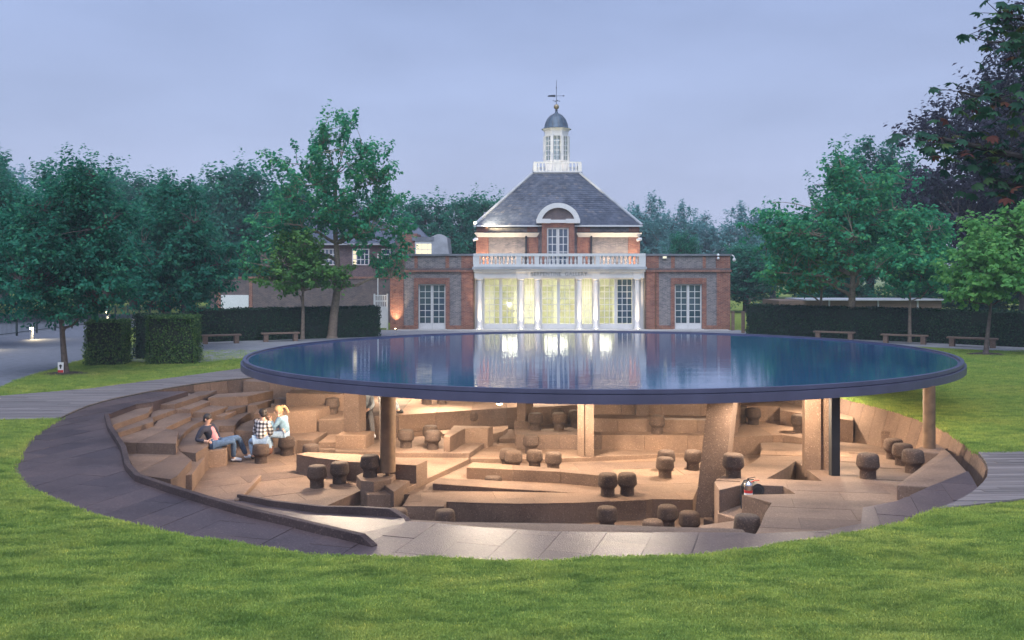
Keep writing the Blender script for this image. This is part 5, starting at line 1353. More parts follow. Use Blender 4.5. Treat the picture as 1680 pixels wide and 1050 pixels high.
def tree(name, label, base, trunk, r0, lobes, nclust, per, leaf, mat, bark='bark', seed=1, group=None, limbs=10, spread=0.36, gap=-0.15, freq=0.55, shell=0.40, flat=0.65, twig=0.014, local=False, width=0.62):
    """trunk: list of points relative to the base; lobes: crown ellipsoids relative to the base"""
    g = np.random.default_rng(seed)
    bx_, by_ = base
    t = thing(name, (0, 0, 0) if local else (bx_, by_, 0), label, 'tree', group)
    off = np.array([bx_, by_, 0.0])
    C = sample_lobes(lobes, nclust, g, gap, freq, shell)
    trunk = [np.array(p, float) for p in trunk]
    m = MB(); nodes = []
    nT = len(trunk)-1
    for i in range(nT):
        ra = r0*(1-0.75*i/max(nT, 1)); rb_ = r0*(1-0.75*(i+1)/max(nT, 1))
        m.tube(trunk[i]+off, trunk[i+1]+off, ra, rb_, 10)
    m.tube(trunk[0]+off-np.array([0, 0, 0.05]), trunk[0]+off+np.array([0, 0, 0.16]), r0*1.35, r0, 10)
    for i in range(1, nT+1):
        for f in (0.0, 0.5):
            if i < nT or f == 0.0:
                nodes.append((trunk[i] if f == 0 else trunk[i]*0.5+trunk[min(nT, i+1)]*0.5, r0*(1-0.75*i/nT)))
    starts = list(nodes)
    # main limbs to well spread targets
    sel = [int(g.integers(len(C)))]; dist = np.linalg.norm(C-C[sel[0]], axis=1)
    for _ in range(limbs-1):
        k = int(np.argmax(dist)); sel.append(k); dist = np.minimum(dist, np.linalg.norm(C-C[k], axis=1))
    for k in sel:
        T = C[k]
        best = min(starts, key=lambda s: np.linalg.norm(T-s[0])+(2.5 if s[0][2] > T[2]-0.3 else 0))
        S, rs = best
        mid = S*0.5+T*0.5+np.array([0, 0, 0.12*np.linalg.norm(T-S)])+g.normal(0, 0.12, 3)
        prev = S; N = 6; rl = min(rs*0.6, r0*0.42)
        for j in range(1, N+1):
            u = j/N
            p = S*(1-u)**2+mid*2*u*(1-u)+T*u*u+g.normal(0, 0.05, 3)*(u < 1)
            ra = rl*(1-0.82*(j-1)/N); rb_ = rl*(1-0.82*j/N)
            m.tube(prev+off, p+off, ra, rb_, 6); prev = p
            nodes.append((p, rb_))
    NP = np.array([q[0] for q in nodes])
    for c in C:
        dd = np.linalg.norm(NP-c, axis=1)+np.where(NP[:, 2] > c[2]+0.4, 1.0, 0)
        k = int(np.argmin(dd)); S = NP[k]
        mid = S*0.5+c*0.5+g.normal(0, 0.10, 3)
        m.tube(S+off, mid+off, twig*1.6, twig, 4, False); m.tube(mid+off, c+off, twig, twig*0.4, 3, False)
    m.build('trunk', M[bark], t, True)
    # leaves
    n = nclust*per
    idx = np.repeat(np.arange(nclust), per)
    sc = g.uniform(0.6, 1.45, nclust)[idx][:, None]
    # every cluster is a spray of leaves along a twig that reaches outward and up
    cc = np.array([0, 0, np.mean([l_[2] for l_ in lobes])-0.5])
    ax = (C-cc)/(np.linalg.norm(C-cc, axis=1, keepdims=True)+1e-6)+np.array([0, 0, 0.45])+g.normal(0, 0.45, C.shape)
    ax /= np.linalg.norm(ax, axis=1, keepdims=True)
    u = g.uniform(-0.75, 1.0, n)[:, None]
    D = np.clip(g.normal(size=(n, 3)), -1.7, 1.7)*np.array([1, 1, flat])*spread*0.52*(1.0-0.55*np.clip(u, 0, 1))
    D = (D+ax[idx]*u*spread*1.75)*sc
    P = C[idx]+D+off
    N = g.normal(0, 0.55, (n, 3))+np.array([0, 0, 0.8])+0.5*D/(spread)
    N /= np.linalg.norm(N, axis=1, keepdims=True)
    hang = np.array([0, 0, -0.8])
    V = leaf_quads(P, N, leaf, width, seed+9, hang)
    tint = 0.65*g.random(n)+0.35*g.random(nclust)[idx]
    link('crown', quad_mesh('crown', V, tint, M[mat]), None, t)
    return t

def copy_tree(src, loc, rz, s, label, group=None):
    r = src.copy(); COL.objects.link(r); r.location = loc; r.rotation_euler = (0, 0, rz); r.scale = s
    if label: r['label'] = label
    if group: r['group'] = group
    for ch in src.children:
        c = ch.copy(); COL.objects.link(c); c.parent = r
    return r

YT = 'young trees round the pavilion'
tree('lime_tree', 'dense dark young tree with a notice at its foot, beside the road', (-15.72, 32.2), [(0, 0, 0), (-0.08, 0, 0.9), (-0.15, 0, 1.9), (-0.05, 0, 3.6), (0.1, 0, 5.6)], 0.125,
     [(-0.1, 0, 3.6, 2.7, 2.5, 1.7), (0.2, 0, 5.2, 2.1, 2.0, 1.7), (0.5, 0, 6.7, 1.1, 1.1, 1.0), (-1.5, 0.2, 4.6, 1.4, 1.6, 1.3), (1.6, 0.2, 3.3, 1.5, 1.6, 1.2), (-1.3, 0, 2.6, 1.6, 1.5, 0.8)], 820, 52, 0.150, 'leaf_dark', 'bark', 11, YT, 14, 0.30, -0.22)
tree('lime_tree', 'dense dark tree behind the square hedge blocks', (-15.9, 42.2), [(0, 0, 0), (0, 0, 1.6), (0.1, 0, 3.6), (0, 0, 6.0)], 0.16,
     [(0.1, 0, 4.0, 2.7, 2.4, 1.9), (0.1, 0, 6.0, 1.8, 1.8, 1.5), (0.5, 0, 7.3, 0.9, 0.9, 0.8), (1.5, 0, 3.4, 1.5, 1.6, 1.5), (-1.4, 0, 3.6, 1.5, 1.5, 1.7)], 620, 48, 0.18, 'leaf_dark', 'bark', 12, YT, 12, 0.34, -0.25)
tree('lime_tree', 'dark leafy tree overhanging the park railing', (-25.6, 44.0), [(0, 0, 0), (0, 0, 1.6), (0.1, 0, 4), (0, 0, 6.4)], 0.17,
     [(0, 0, 5.2, 2.8, 2.6, 2.4), (0.2, 0, 7.4, 1.8, 1.7, 1.5), (-1.5, 0, 3.8, 1.8, 1.8, 1.6), (1.6, 0, 4.0, 1.6, 1.6, 1.5)], 560, 46, 0.19, 'leaf_dark', 'bark', 13, YT, 12, 0.36, -0.25)
tree('plane_tree', 'tall airy young tree with visible limbs beside the white garden gate', (-9.85, 50.0), [(0, 0, 0), (0.10, 0, 1.2), (0.28, 0, 2.6), (0.30, 0, 4.2), (0.15, 0, 6.2), (0.25, 0, 9.0)], 0.27,
     [(0.2, 0, 8.3, 3.3, 2.8, 2.7), (0.5, 0, 11.4, 1.5, 1.4, 1.2), (-2.2, 0, 6.0, 2.3, 2.2, 1.7), (-3.8, -0.6, 4.3, 1.9, 1.6, 1.3), (2.4, 0, 6.3, 2.2, 2.0, 1.7), (3.3, 0, 4.1, 1.4, 1.4, 0.9), (-2.8, 0, 9.6, 1.1, 1.1, 1.2), (2.5, 0, 9.6, 1.2, 1.2, 1.0)], 590, 30, 0.215, 'leaf_mid', 'bark_pale', 14, YT, 26, 0.30, -0.02, 0.8, 0.42, 0.7, 0.016, width=0.75)
tree('small_tree', 'slender yellow-green young tree by the hedge with two benches', (-11.22, 49.0), [(0, 0, 0), (0.02, 0, 1.5), (0, 0, 2.6), (-0.1, 0, 4.5)], 0.115,
     [(-0.5, 0, 3.6, 2.0, 1.7, 1.1), (-0.2, 0, 4.8, 1.5, 1.4, 1.0), (1.3, 0, 3.4, 1.2, 1.2, 0.7)], 270, 34, 0.20, 'leaf_lime', 'bark_pale', 15, YT, 14, 0.30, -0.08, 0.8, width=0.75)
tree('plane_tree', 'broad low-branching tree with thick pale trunk at the hedge with three benches', (18.36, 49.5), [(0, 0, 0), (0.0, 0, 1.0), (0.05, 0, 2.2), (0.1, 0, 3.4), (0, 0, 6.5)], 0.29,
     [(0, 0, 5.6, 4.3, 3.4, 2.4), (-2.8, 0, 5.2, 2.4, 2.3, 2.0), (0.6, 0, 8.2, 2.6, 2.4, 1.9), (3.0, 0, 5.2, 2.4, 2.3, 2.1), (-4.6, 0, 6.3, 1.2, 1.2, 1.3), (-3.4, 0, 3.5, 1.9, 1.8, 0.9), (-1.0, 0, 9.6, 1.1, 1.1, 0.9)], 700, 25, 0.235, 'leaf_mid', 'bark_pale', 16, YT, 28, 0.32, -0.10, 0.75, 0.42, 0.7, 0.016, width=0.75)
tree('small_tree', 'slender leaning young tree by the hedge end nearest the gallery', (17.1, 51.0), [(0, 0, 0), (0.08, 0, 1.2), (0.18, 0, 2.6), (0.2, 0, 4.4)], 0.12,
     [(0, 0, 4.2, 2.4, 2.0, 1.4), (-1.0, 0, 3.4, 1.6, 1.5, 0.9)], 260, 32, 0.21, 'leaf_lime', 'bark_pale', 17, YT, 10, 0.32, -0.1, width=0.75)
tree('small_tree', 'very slender young tree crossing the middle one of three benches', (20.4, 46.9), [(0, 0, 0), (0.0, 0, 1.4), (0.02, 0, 2.6), (0.1, 0, 4.4)], 0.10,
     [(0.1, 0, 4.0, 2.2, 1.9, 1.4), (0.6, 0, 5.6, 1.5, 1.4, 1.1)], 300, 34, 0.21, 'leaf_mid', 'bark_pale', 18, YT, 10, 0.32, -0.1, width=0.75)
tree('small_tree', 'bright fresh-green young tree at the lawn edge by the last bench', (20.78, 40.1), [(0, 0, 0), (0.06, 0, 0.7), (0.22, 0, 2.1), (0.25, 0, 4.2)], 0.115,
     [(0.6, 0, 3.9, 2.3, 2.0, 1.5), (0.9, 0, 5.4, 1.6, 1.5, 1.0), (-0.6, 0, 3.0, 1.3, 1.3, 0.8), (2.2, 0, 4.4, 1.6, 1.6, 1.6)], 430, 36, 0.215, 'leaf_bright', 'bark', 19, YT, 12, 0.30, -0.12, 0.8, width=0.8)
# large trees on the right
tree('copper_beech', 'huge dark purple-leaved tree towering over the hut', (35.5, 63.0), [(0, 0, 0), (0, 0, 3), (0.2, 0, 8), (0, 0, 14)], 0.55,
     [(0, 0, 11.5, 8.0, 6.5, 6.5), (1.5, 0, 18.0, 5.2, 4.6, 4.4), (-4.0, 0, 8.5, 4.2, 4, 4.0), (4, 0, 14, 5, 5, 5), (-3.2, 0, 14.5, 3.4, 3.2, 3.0), (0, 0, 6.0, 6, 5, 3.2)], 1050, 50, 0.36, 'leaf_copper', 'bark', 21, None, 24, 0.72, -0.20, 0.3)
tree('dark_tree', 'dark green tree between the broad plane and the purple tree', (29.0, 74.0), [(0, 0, 0), (0, 0, 3), (0, 0, 7), (0, 0, 11)], 0.4,
     [(0, 0, 8.5, 5.2, 4.5, 4.2), (0.6, 0, 12.2, 3.0, 3.0, 2.4), (-2.5, 0, 6.5, 3.4, 3, 3), (3, 0, 8, 3.6, 3, 4)], 520, 46, 0.34, 'leaf_dark', 'bark', 22, None, 14, 0.62, -0.25, 0.4)
# far trees: three built, the rest copied
FT = 'far park trees'
f1 = tree('far_tree', 'park tree in haze-paled leaf colour far beyond the right wing', (0, 0), [(0, 0, 0), (0, 0, 3), (0.3, 0, 7), (0, 0, 10)], 0.4,
     [(0, 0, 7.5, 4.6, 4.2, 4.0), (0.8, 0, 11.0, 2.8, 2.6, 2.4), (-2.4, 0, 8.8, 2.4, 2.4, 2.6), (2.6, 0, 5.2, 2.8, 2.6, 2.8), (-1.8, 0, 4.2, 3, 2.8, 2.4)], 420, 40, 0.36, 'leaf_far_hazed', 'bark', 31, FT, 14, 0.62, -0.12, 0.4, local=True)
f2 = tree('far_tree', 'dark round-headed tree rising behind the gallery, left of its roof', (0, 0), [(0, 0, 0), (0, 0, 3), (0.2, 0, 6), (0, 0, 9)], 0.4,
     [(0, 0, 6.8, 4.6, 4.2, 3.8), (0.6, 0, 9.6, 3.0, 2.8, 2.2), (-2.6, 0, 5.6, 2.8, 2.6, 2.8), (2.8, 0, 6.0, 2.8, 2.6, 3.0), (0, 0, 3.6, 4.2, 3.6, 2.4)], 420, 44, 0.34, 'leaf_dark', 'bark', 32, FT, 14, 0.60, -0.25, 0.4, local=True)
f1.location = (22.5, 128, 0)
for k, (x, y, s, h) in enumerate(((17.5, 122, 0.95, 1.12), (27.5, 132, 1.1, 0.98), (33.0, 126, 1.1, 1.05), (38.5, 135, 1.2, 1.05), (45, 130, 1.2, 1.1), (14.0, 134, 0.9, 0.95), (52, 122, 1.2, 1.2))):
    copy_tree(f1, (x, y, 0), 1.3*k+0.5, (s, s, h*0.94), 'park tree in haze-paled leaf colour far beyond the right wing')
f2.location = (-4.0, 92, 0)
for k, (x, y, s, h) in enumerate(((-9.0, 95, 1.1, 1.0), (-13.0, 90, 1.0, 0.98), (-0.2, 96, 0.9, 0.98))):
    copy_tree(f2, (x, y, 0), 1.7*k+0.9, (s, s, h), 'dark round-headed tree rising behind the gallery, left of its roof')
for k, (x, y, s, h) in enumerate(((-23.5, 78, 1.15, 1.12), (-28.5, 80, 1.15, 1.0), (-19.5, 82, 1.0, 0.98))):
    copy_tree(f2, (x, y, 0), 1.1*k+0.2, (s, s, h), 'dark tree behind the dim brick house')
for k, (x, y, s, h) in enumerate(((-34, 72, 1.2, 1.05), (-40, 66, 1.2, 1.0), (-45, 76, 1.4, 1.2), (-38, 92, 1.3, 1.2), (-30, 95, 1.2, 1.1), (-52, 84, 1.4, 1.3))):
    copy_tree(f2, (x, y, 0), 0.9*k+2.2, (s, s, h), 'dark roadside tree beyond the park railing')
for k, (x, y, s, h) in enumerate(((26, 78, 0.9, 0.7), (21.5, 84, 0.8, 0.55), (40, 70, 1.2, 0.9), (46, 66, 1.3, 1.1))):
    copy_tree(f2, (x, y, 0), 0.9*k+4.2, (s, s, h), 'dark low tree behind the timber hut')
for k, (x, y, s, h) in enumerate(((-42, 118, 1.2, 1.15), (-52, 112, 1.3, 1.2), (-34, 125, 1.2, 1.1), (-60, 108, 1.3, 1.2))):
    copy_tree(f1, (x, y, 0), 1.9*k+0.3, (s, s, h), 'far tree in haze-paled leaf colour showing over the dark roadside trees')
for k, (x, y, s, h) in enumerate(((30, 68, 0.62, 0.36), (35, 69, 0.7, 0.42), (40.5, 66, 0.7, 0.4), (25.5, 70, 0.6, 0.36), (46, 62, 0.7, 0.45))):
    copy_tree(f2, (x, y, -0.3), 0.7*k+1.2, (s, s, h), 'dark shrub massed behind the timber hut')
# round clipped bush right of the roof, seen over the right parapet
copy_tree(f2, (14.8, 80, 0), 0.4, (0.42, 0.42, 0.62), 'small dark rounded tree just above the right parapet')

# ---- horse chestnut leaning in from the right
def chestnut():
    g = np.random.default_rng(41)
    t = thing('horse_chestnut', (13.8, 20.5, 0), 'overhanging branch of large hand-shaped leaves, some of them browned', 'tree')
    m = MB()
    tr = [(13.8, 20.5, 0), (13.7, 20.4, 2.5), (13.5, 20.5, 5.0), (13.6, 20.6, 8.0)]
    m.path(tr, 0.30, 0.16, 12)
    nodes = []
    def limb(a, b, sag, r, N=9):
        a = np.array(a); b = np.array(b); prev = a
        for j in range(1, N+1):
            u = j/N; p = a*(1-u)+b*u+np.array([0, 0, sag*math.sin(math.pi*u)])+g.normal(0, 0.04, 3)
            m.tube(prev, p, r*(1-0.8*(j-1)/N), r*(1-0.8*j/N), 7); prev = p
            if u > 0.28: nodes.append(p)
    limb((13.5, 20.5, 5.2), (8.95, 20.2, 6.55), 0.25, 0.13)
    limb((13.6, 20.5, 6.2), (9.8, 20.0, 7.5), 0.2, 0.10)
    limb((13.6, 20.5, 7.2), (10.6, 20.3, 8.7), 0.3, 0.09)
    limb((13.6, 20.5, 4.8), (10.6, 20.6, 5.6), 0.2, 0.09)
    limb((13.6, 20.6, 7.8), (10.9, 20.6, 9.35), 0.3, 0.08)
    limb((13.5, 20.5, 5.6), (10.2, 21.0, 6.2), 0.3, 0.07)
    NP = np.array(nodes)
    P0 = []; T0 = []
    for k in range(460):
        q = NP[g.integers(len(NP))]; p = q+g.normal(0, 1, 3)*np.array([0.30, 0.35, 0.24])
        m.tube(q, p, 0.010, 0.006, 4, False)
        P0.append(p); T0.append(g.random())
    m.build('trunk', M['bark_dark'], t, True)
    V = []; tint = []
    for p, tt in zip(P0, T0):
        up = np.array([g.normal(0, 0.35), g.normal(0, 0.35)-0.25, 1.0]); up /= np.linalg.norm(up)
        a = np.cross(up, g.normal(size=3)); a /= np.linalg.norm(a); b = np.cross(up, a)
        for j in range(7):
            ang = (j-3)*0.62
            d = a*math.cos(ang)+b*math.sin(ang)-up*(0.35+0.12*g.random())
            d /= np.linalg.norm(d); Ln = (0.24-0.026*abs(j-3))*g.uniform(0.85, 1.15)
            s = np.cross(up, d); s /= np.linalg.norm(s)
            e1 = p+d*Ln*0.62; e2 = p+d*Ln-up*0.03
            V += [p, e1+s*Ln*0.22, e2, e1-s*Ln*0.22]; tint.append(min(1, tt*0.92+0.06*g.random()))
    link('crown', quad_mesh('crown', np.array(V), np.array(tint), M['leaf_chestnut']), None, t)
chestnut()

# mulch rings under two young trees
for x, y, lab in ((-15.72, 32.2, 'ring of dark mulch round the young tree by the road'), (20.78, 40.1, 'ring of dark mulch round the bright young tree')):
    m = MB(); n = 24; g = random.Random(int(x*10))
    ring = [(x+(0.75+0.12*g.random())*math.cos(2*math.pi*k/n), y+(0.62+0.1*g.random())*math.sin(2*math.pi*k/n), 0.012) for k in range(n)]
    m.v = ring+[(x+(p[0]-x)*0.5, y+(p[1]-y)*0.5, 0.05) for p in ring]+[(x, y, 0.06)]
    m.f = [(k, (k+1) % n, n+(k+1) % n, n+k) for k in range(n)]+[(n+k, n+(k+1) % n, 2*n) for k in range(n)]
    tag(m.build('mulch_ring', M['mulch']), lab, 'mulch')

# notice board on the young tree
nb = thing('notice', (-15.80, 32.02, 0.05), 'small white notice with red band leaning at the foot of the road-side tree', 'sign')
MB().box(-15.90, -15.70, 32.0, 32.02, 0.06, 0.42).build('board', M['sign_white'], nb)
MB().box(-15.895, -15.705, 31.992, 31.9995, 0.065, 0.15).build('red_band', M['sign_red'], nb)
m = MB(); m.tube((-15.80, 31.990, 0.30), (-15.80, 31.9995, 0.30), 0.045, 0.045, 12); m.box(-15.82, -15.78, 31.985, 31.9995, 0.20, 0.275); m.build('pictogram', M['rubber'], nb)

# ================================================================== RAILINGS, BOLLARDS, HUT
fence = thing('park_railing', (-26.6, 46, 0), 'dark green park railing along the road', 'fence')
fa, fb_ = Vector((-27.6, 40.0)), Vector((-29.2, 78.0)); n = 16
for k in range(n+1):
    p = fa.lerp(fb_, k/n); MB().box(p.x-0.04, p.x+0.04, p.y-0.04, p.y+0.04, 0, 1.28).build('post', M['fence_green'], fence)
m = MB()
for z in (0.2, 1.12): m.tube((fa.x, fa.y, z), (fb_.x, fb_.y, z), 0.02, 0.02, 6)
m.build('rail', M['fence_green'], fence)
m = MB(); cnt = int((fb_-fa).length/0.14)
for k in range(cnt):
    p = fa.lerp(fb_, (k+0.5)/cnt); m.tube((p.x, p.y, 0.1), (p.x, p.y, 1.24), 0.009, 0.009, 4)
o = m.build('picket', M['fence_green'], fence); o['kind'] = 'stuff'

def bollard(x, y, label, e_=60):
    t = thing('bollard_light', (x, y, 0), label, 'light', 'lit bollards along the road')
    MB().lathe((x, y, 0), [(0.10, 0), (0.09, 0.05), (0.085, 0.56)], 16).build('post', M['lead_pale'], t, True)
    MB().lathe((x, y, 0.56), [(0.08, 0), (0.08, 0.09)], 16).build('lens', M['lamp_warm'], t)
    m = MB(); m.lathe((x, y, 0.65), [(0.10, 0), (0.11, 0.03), (0.10, 0.10), (0.06, 0.14), (0.01, 0.15)], 16); m.build('hood', M['lead_pale'], t, True)
    lamp('SPOT', 'lamp_light', (x+0.14, y-0.05, 0.62), e_, (1.0, 0.80, 0.45), t, 0.05, 140, (0.55, -0.15, -0.85), 0.8)
bollard(-25.75, 49.0, 'glowing bollard light beside the road railing')
bollard(-24.6, 42.0, 'bollard light throwing a second pool on the road')
bollard(-31.0, 70.0, 'tiny far bollard light beyond the road bend', 140)

hut = thing('timber_hut', (22, 61, 0), 'low timber hut with pale flat roof behind the right hedge', 'hut')
hx = lambda x: (x-840)*61/1500
MB().box(hx(1278), hx(1545), 61, 65, 0, 1.75).build('wall', M['bench_wood'], hut)
MB().box(hx(1320), hx(1560), 60.6, 65.3, 1.76, 1.83).build('roof', M['lead_pale'], hut)
for x in (1360, 1440, 1505): MB().box(hx(x)-0.05, hx(x)+0.05, 60.9, 60.99, 0, 1.75).build('post', M['lead_pale'], hut)
for x, y, h, lab in ((13.75, 56.9, 1.15, 'dark wooden post at the right corner of the gallery'), (13.75, 54.4, 1.25, 'brown wooden post at the end of the right hedge')):
    t = thing('timber_post', (x, y, 0), lab, 'post', 'posts at the right path')
    m = MB(); m.prism([(x-0.09, y-0.09, h), (x+0.09, y-0.09, h), (x+0.09, y+0.09, h), (x-0.09, y+0.09, h)], 0); m.build('shaft', M['bench_wood'], t, bevel=0.01)
    m = MB(); m.prism([(x-0.10, y-0.10, h+0.045), (x+0.10, y-0.10, h+0.045), (x+0.10, y+0.10, h+0.045), (x-0.10, y+0.10, h+0.045)], h+0.001); m.build('cap', M['bench_wood'], t, bevel=0.012)
t = thing('park_post', (24.7, 95, 0), 'small dark signpost on the far lawn beyond the gallery', 'post')
MB().box(24.6, 24.8, 95, 95.2, 0, 2.0).build('shaft', M['bench_wood'], t); MB().box(24.5, 24.9, 94.96, 94.99, 1.4, 1.95).build('board', M['bench_wood'], t)
t = thing('far_bench', (25.5, 95, 0), 'tiny dark bench on the far lawn beside the signpost', 'bench')
MB().box(25.1, 26.4, 95, 95.4, 0.40, 0.50).build('seat', M['bench_wood'], t)
for xx in (25.2, 26.2): MB().box(xx, xx+0.1, 95.02, 95.38, 0, 0.399).build('leg', M['bench_wood'], t)

# ================================================================== FIRE EXTINGUISHERS
t = thing('fire_extinguisher', (4.28, 16.55, -0.62), 'chrome fire extinguisher with red label and black hose in the floor recess', 'extinguisher')
x, y, z = 4.28, 16.55, -0.62
MB().lathe((x, y, z), [(0.070, 0), (0.074, 0.01), (0.074, 0.30), (0.066, 0.34), (0.035, 0.365), (0.022, 0.375), (0.022, 0.40)], 24).build('cylinder', M['chrome'], t, True)
MB().lathe((x, y, z), [(0.0747, 0.17), (0.0747, 0.22)], 24).build('red_label', M['sign_red'], t, True)
MB().lathe((x, y, z), [(0.0747, 0.06), (0.0747, 0.168)], 24).build('white_label', M['sign_white'], t, True)
m = MB(); m.tube((x, y, z+0.39), (x, y, z+0.43), 0.02, 0.02, 8); m.tube((x-0.02, y, z+0.42), (x+0.12, y-0.02, z+0.455), 0.009, 0.007, 6); m.tube((x, y, z+0.405), (x+0.10, y, z+0.405), 0.008, 0.008, 6)
m.build('handle', M['rubber'], t)
MB().path([(x-0.02, y, z+0.40), (x-0.08, y, z+0.385), (x-0.125, y, z+0.30), (x-0.14, y, z+0.10), (x-0.13, y-0.02, z-0.12)], 0.011, 0.013, 8).build('hose', M['rubber'], t)
t = thing('fire_extinguisher', (4.46, 16.75, -0.62), 'black extinguisher lying with its round base toward the lawn', 'extinguisher')
x, y, z = 4.47, 16.62, -0.62+0.155
m = MB(); m.tube((x, y, z+0.03), (x-0.05, y+0.42, z+0.03), 0.125, 0.125, 24); m.build('cylinder', M['rubber'], t, True)
m = MB(); m.tube((x, y-0.012, z+0.03), (x, y-0.001, z+0.03), 0.072, 0.080, 20); m.build('base_ring', M['black_steel'], t)
m = MB(); m.box(x-0.13, x+0.10, y+0.05, y+0.35, z-0.155, z-0.09); m.build('cradle', M['black_steel'], t)
m = MB(); m.tube((x-0.07, y+0.2, z+0.14), (x-0.02, y+0.12, z+0.19), 0.012, 0.01, 6); m.tube((x-0.02, y+0.12, z+0.19), (x+0.06, y+0.12, z+0.195), 0.01, 0.008, 6); m.build('handle', M['sign_red'], t)

# ================================================================== PEOPLE
def skin_mesh(nodes, edges, root, sub=2):
    names = list(nodes); ix = {n: i for i, n in enumerate(names)}
    me = bpy.data.meshes.new('tmp'); me.from_pydata([nodes[n][0] for n in names], [(ix[a], ix[b]) for a, b in edges], [])
    o = bpy.data.objects.new('tmp', me); COL.objects.link(o)
    o.modifiers.new('skin', 'SKIN'); s = o.modifiers.new('sub', 'SUBSURF'); s.levels = sub; s.render_levels = sub
    if not me.skin_vertices: bpy.context.view_layer.update()
    for i, n in enumerate(names):
        sv = me.skin_vertices[0].data[i]; r = nodes[n][1]
        sv.radius = (r, r) if not isinstance(r, tuple) else r
        sv.use_root = (n == root)
    dg = bpy.context.evaluated_depsgraph_get()
    res = bpy.data.meshes.new_from_object(o.evaluated_get(dg))
    bpy.data.objects.remove(o)
    return res

def person(label, J, face, top, bottom, shoe, hair, extra=None, pony=False, boot=None, open_shirt=None):
    """J: joint positions (world). face: direction the face looks."""
    t = thing('person', (J['pelvis'][0], J['pelvis'][1], J['pelvis'][2]-0.1), label, 'person')
    V = {k: Vector(v) for k, v in J.items()}
    f = Vector(face).normalized()
    up = (V['head']-V['neck']).normalized()
    nodes = {}
    def P(n, pos, r): nodes[n] = (tuple(pos), r)
    P('pelvis', V['pelvis'], 0.125); P('spine', V['pelvis'].lerp(V['neck'], 0.42), 0.118); P('chest', V['pelvis'].lerp(V['neck'], 0.76), 0.125)
    P('neck', V['neck'], 0.052); P('jaw', V['head']-up*0.075+f*0.012, 0.070); P('skull', V['head']+up*0.015, 0.094); P('crown', V['head']+up*0.085-f*0.008, 0.062)
    E = [('pelvis', 'spine'), ('spine', 'chest'), ('chest', 'neck'), ('neck', 'jaw'), ('jaw', 'skull'), ('skull', 'crown')]
    for s in 'lr':
        P('sh'+s, V['sh'+s], 0.060); P('el'+s, V['el'+s], 0.042); P('wr'+s, V['wr'+s], 0.030)
        P('hip'+s, V['hip'+s], 0.092); P('kn'+s, V['kn'+s], 0.062); P('an'+s, V['an'+s], 0.042); P('toe'+s, V['toe'+s], 0.036)
        P('palm'+s, V['wr'+s]+(V['wr'+s]-V['el'+s]).normalized()*0.07, 0.034)
        E += [('chest', 'sh'+s), ('sh'+s, 'el'+s), ('el'+s, 'wr'+s), ('wr'+s, 'palm'+s), ('pelvis', 'hip'+s), ('hip'+s, 'kn'+s), ('kn'+s, 'an'+s), ('an'+s, 'toe'+s)]
    me = skin_mesh(nodes, E, 'pelvis')
    # nose, ears and fingers grown into the same mesh
    m = MB()
    side = up.cross(f).normalized()
    hc = V['head']
    m.tube(hc+f*0.085-up*0.0, hc+f*0.118-up*0.028, 0.008, 0.016, 6)
    for s in (-1, 1): m.ball(tuple(hc+side*(0.092*s)-up*0.01), 0.018, 0.02, 0.03, 8, 6)
    for s in 'lr':
        d = (V['wr'+s]-V['el'+s]).normalized(); a = d.orthogonal().normalized(); base = V['wr'+s]+d*0.085
        dn = Vector((0, 0, -1))
        for q, ln in ((-1.5, 0.055), (-0.5, 0.07), (0.5, 0.068), (1.5, 0.052)):
            p0 = base+a*(q*0.018); p1 = p0+d*ln*0.6+dn*0.008; p2 = p1+d*ln*0.35+dn*0.022
            m.path([tuple(p0), tuple(p1), tuple(p2)], 0.010, 0.008, 6)
        p0 = V['wr'+s]+d*0.04+a*0.03; m.path([tuple(p0), tuple(p0+a*0.025+d*0.03), tuple(p0+a*0.028+d*0.06)], 0.012, 0.009, 6)
    me2 = m.mesh('tmp2')
    bm = bmesh.new(); bm.from_mesh(me); bm.from_mesh(me2); bm.to_mesh(me); bm.free()
    me.materials.clear(); me.materials.append(M['skin'])
    link('body', me, M['skin'], t, True)
    def garment(nm, names, edges, grow, mat, root, over=None):
        nn = {}
        for n in names:
            p, r = nodes[n]; r = (over or {}).get(n, r+grow); nn[n] = (p, r)
        g = skin_mesh(nn, edges, root); g.materials.clear()
        return link(nm, g, M[mat], t, True)
    nodes['cuffl'] = (tuple(V['el'+'l'].lerp(V['wrl'], 0.92)), 0.03); nodes['cuffr'] = (tuple(V['elr'].lerp(V['wrr'], 0.92)), 0.03)
    nodes['col'] = (tuple(V['pelvis'].lerp(V['neck'], 0.93)), 0.075)
    nodes['hem'] = (tuple(V['pelvis'].lerp(V['neck'], -0.03)), 0.13)
    names = ['hem', 'spine', 'chest', 'col', 'shl', 'ell', 'cuffl', 'shr', 'elr', 'cuffr']
    ed = [('hem', 'spine'), ('spine', 'chest'), ('chest', 'col'), ('chest', 'shl'), ('shl', 'ell'), ('ell', 'cuffl'), ('chest', 'shr'), ('shr', 'elr'), ('elr', 'cuffr')]
    garment('jacket', names, ed, 0.022, top, 'hem', {'hem': 0.158, 'col': 0.082})
    nodes['anl2'] = (tuple(V['knl'].lerp(V['anl'], 0.93)), 0.05); nodes['anr2'] = (tuple(V['knr'].lerp(V['anr'], 0.93)), 0.05)
    garment('trousers', ['pelvis', 'hipl', 'knl', 'anl2', 'hipr', 'knr', 'anr2'], [('pelvis', 'hipl'), ('hipl', 'knl'), ('knl', 'anl2'), ('pelvis', 'hipr'), ('hipr', 'knr'), ('knr', 'anr2')], 0.018, bottom, 'pelvis', {'pelvis': 0.140})
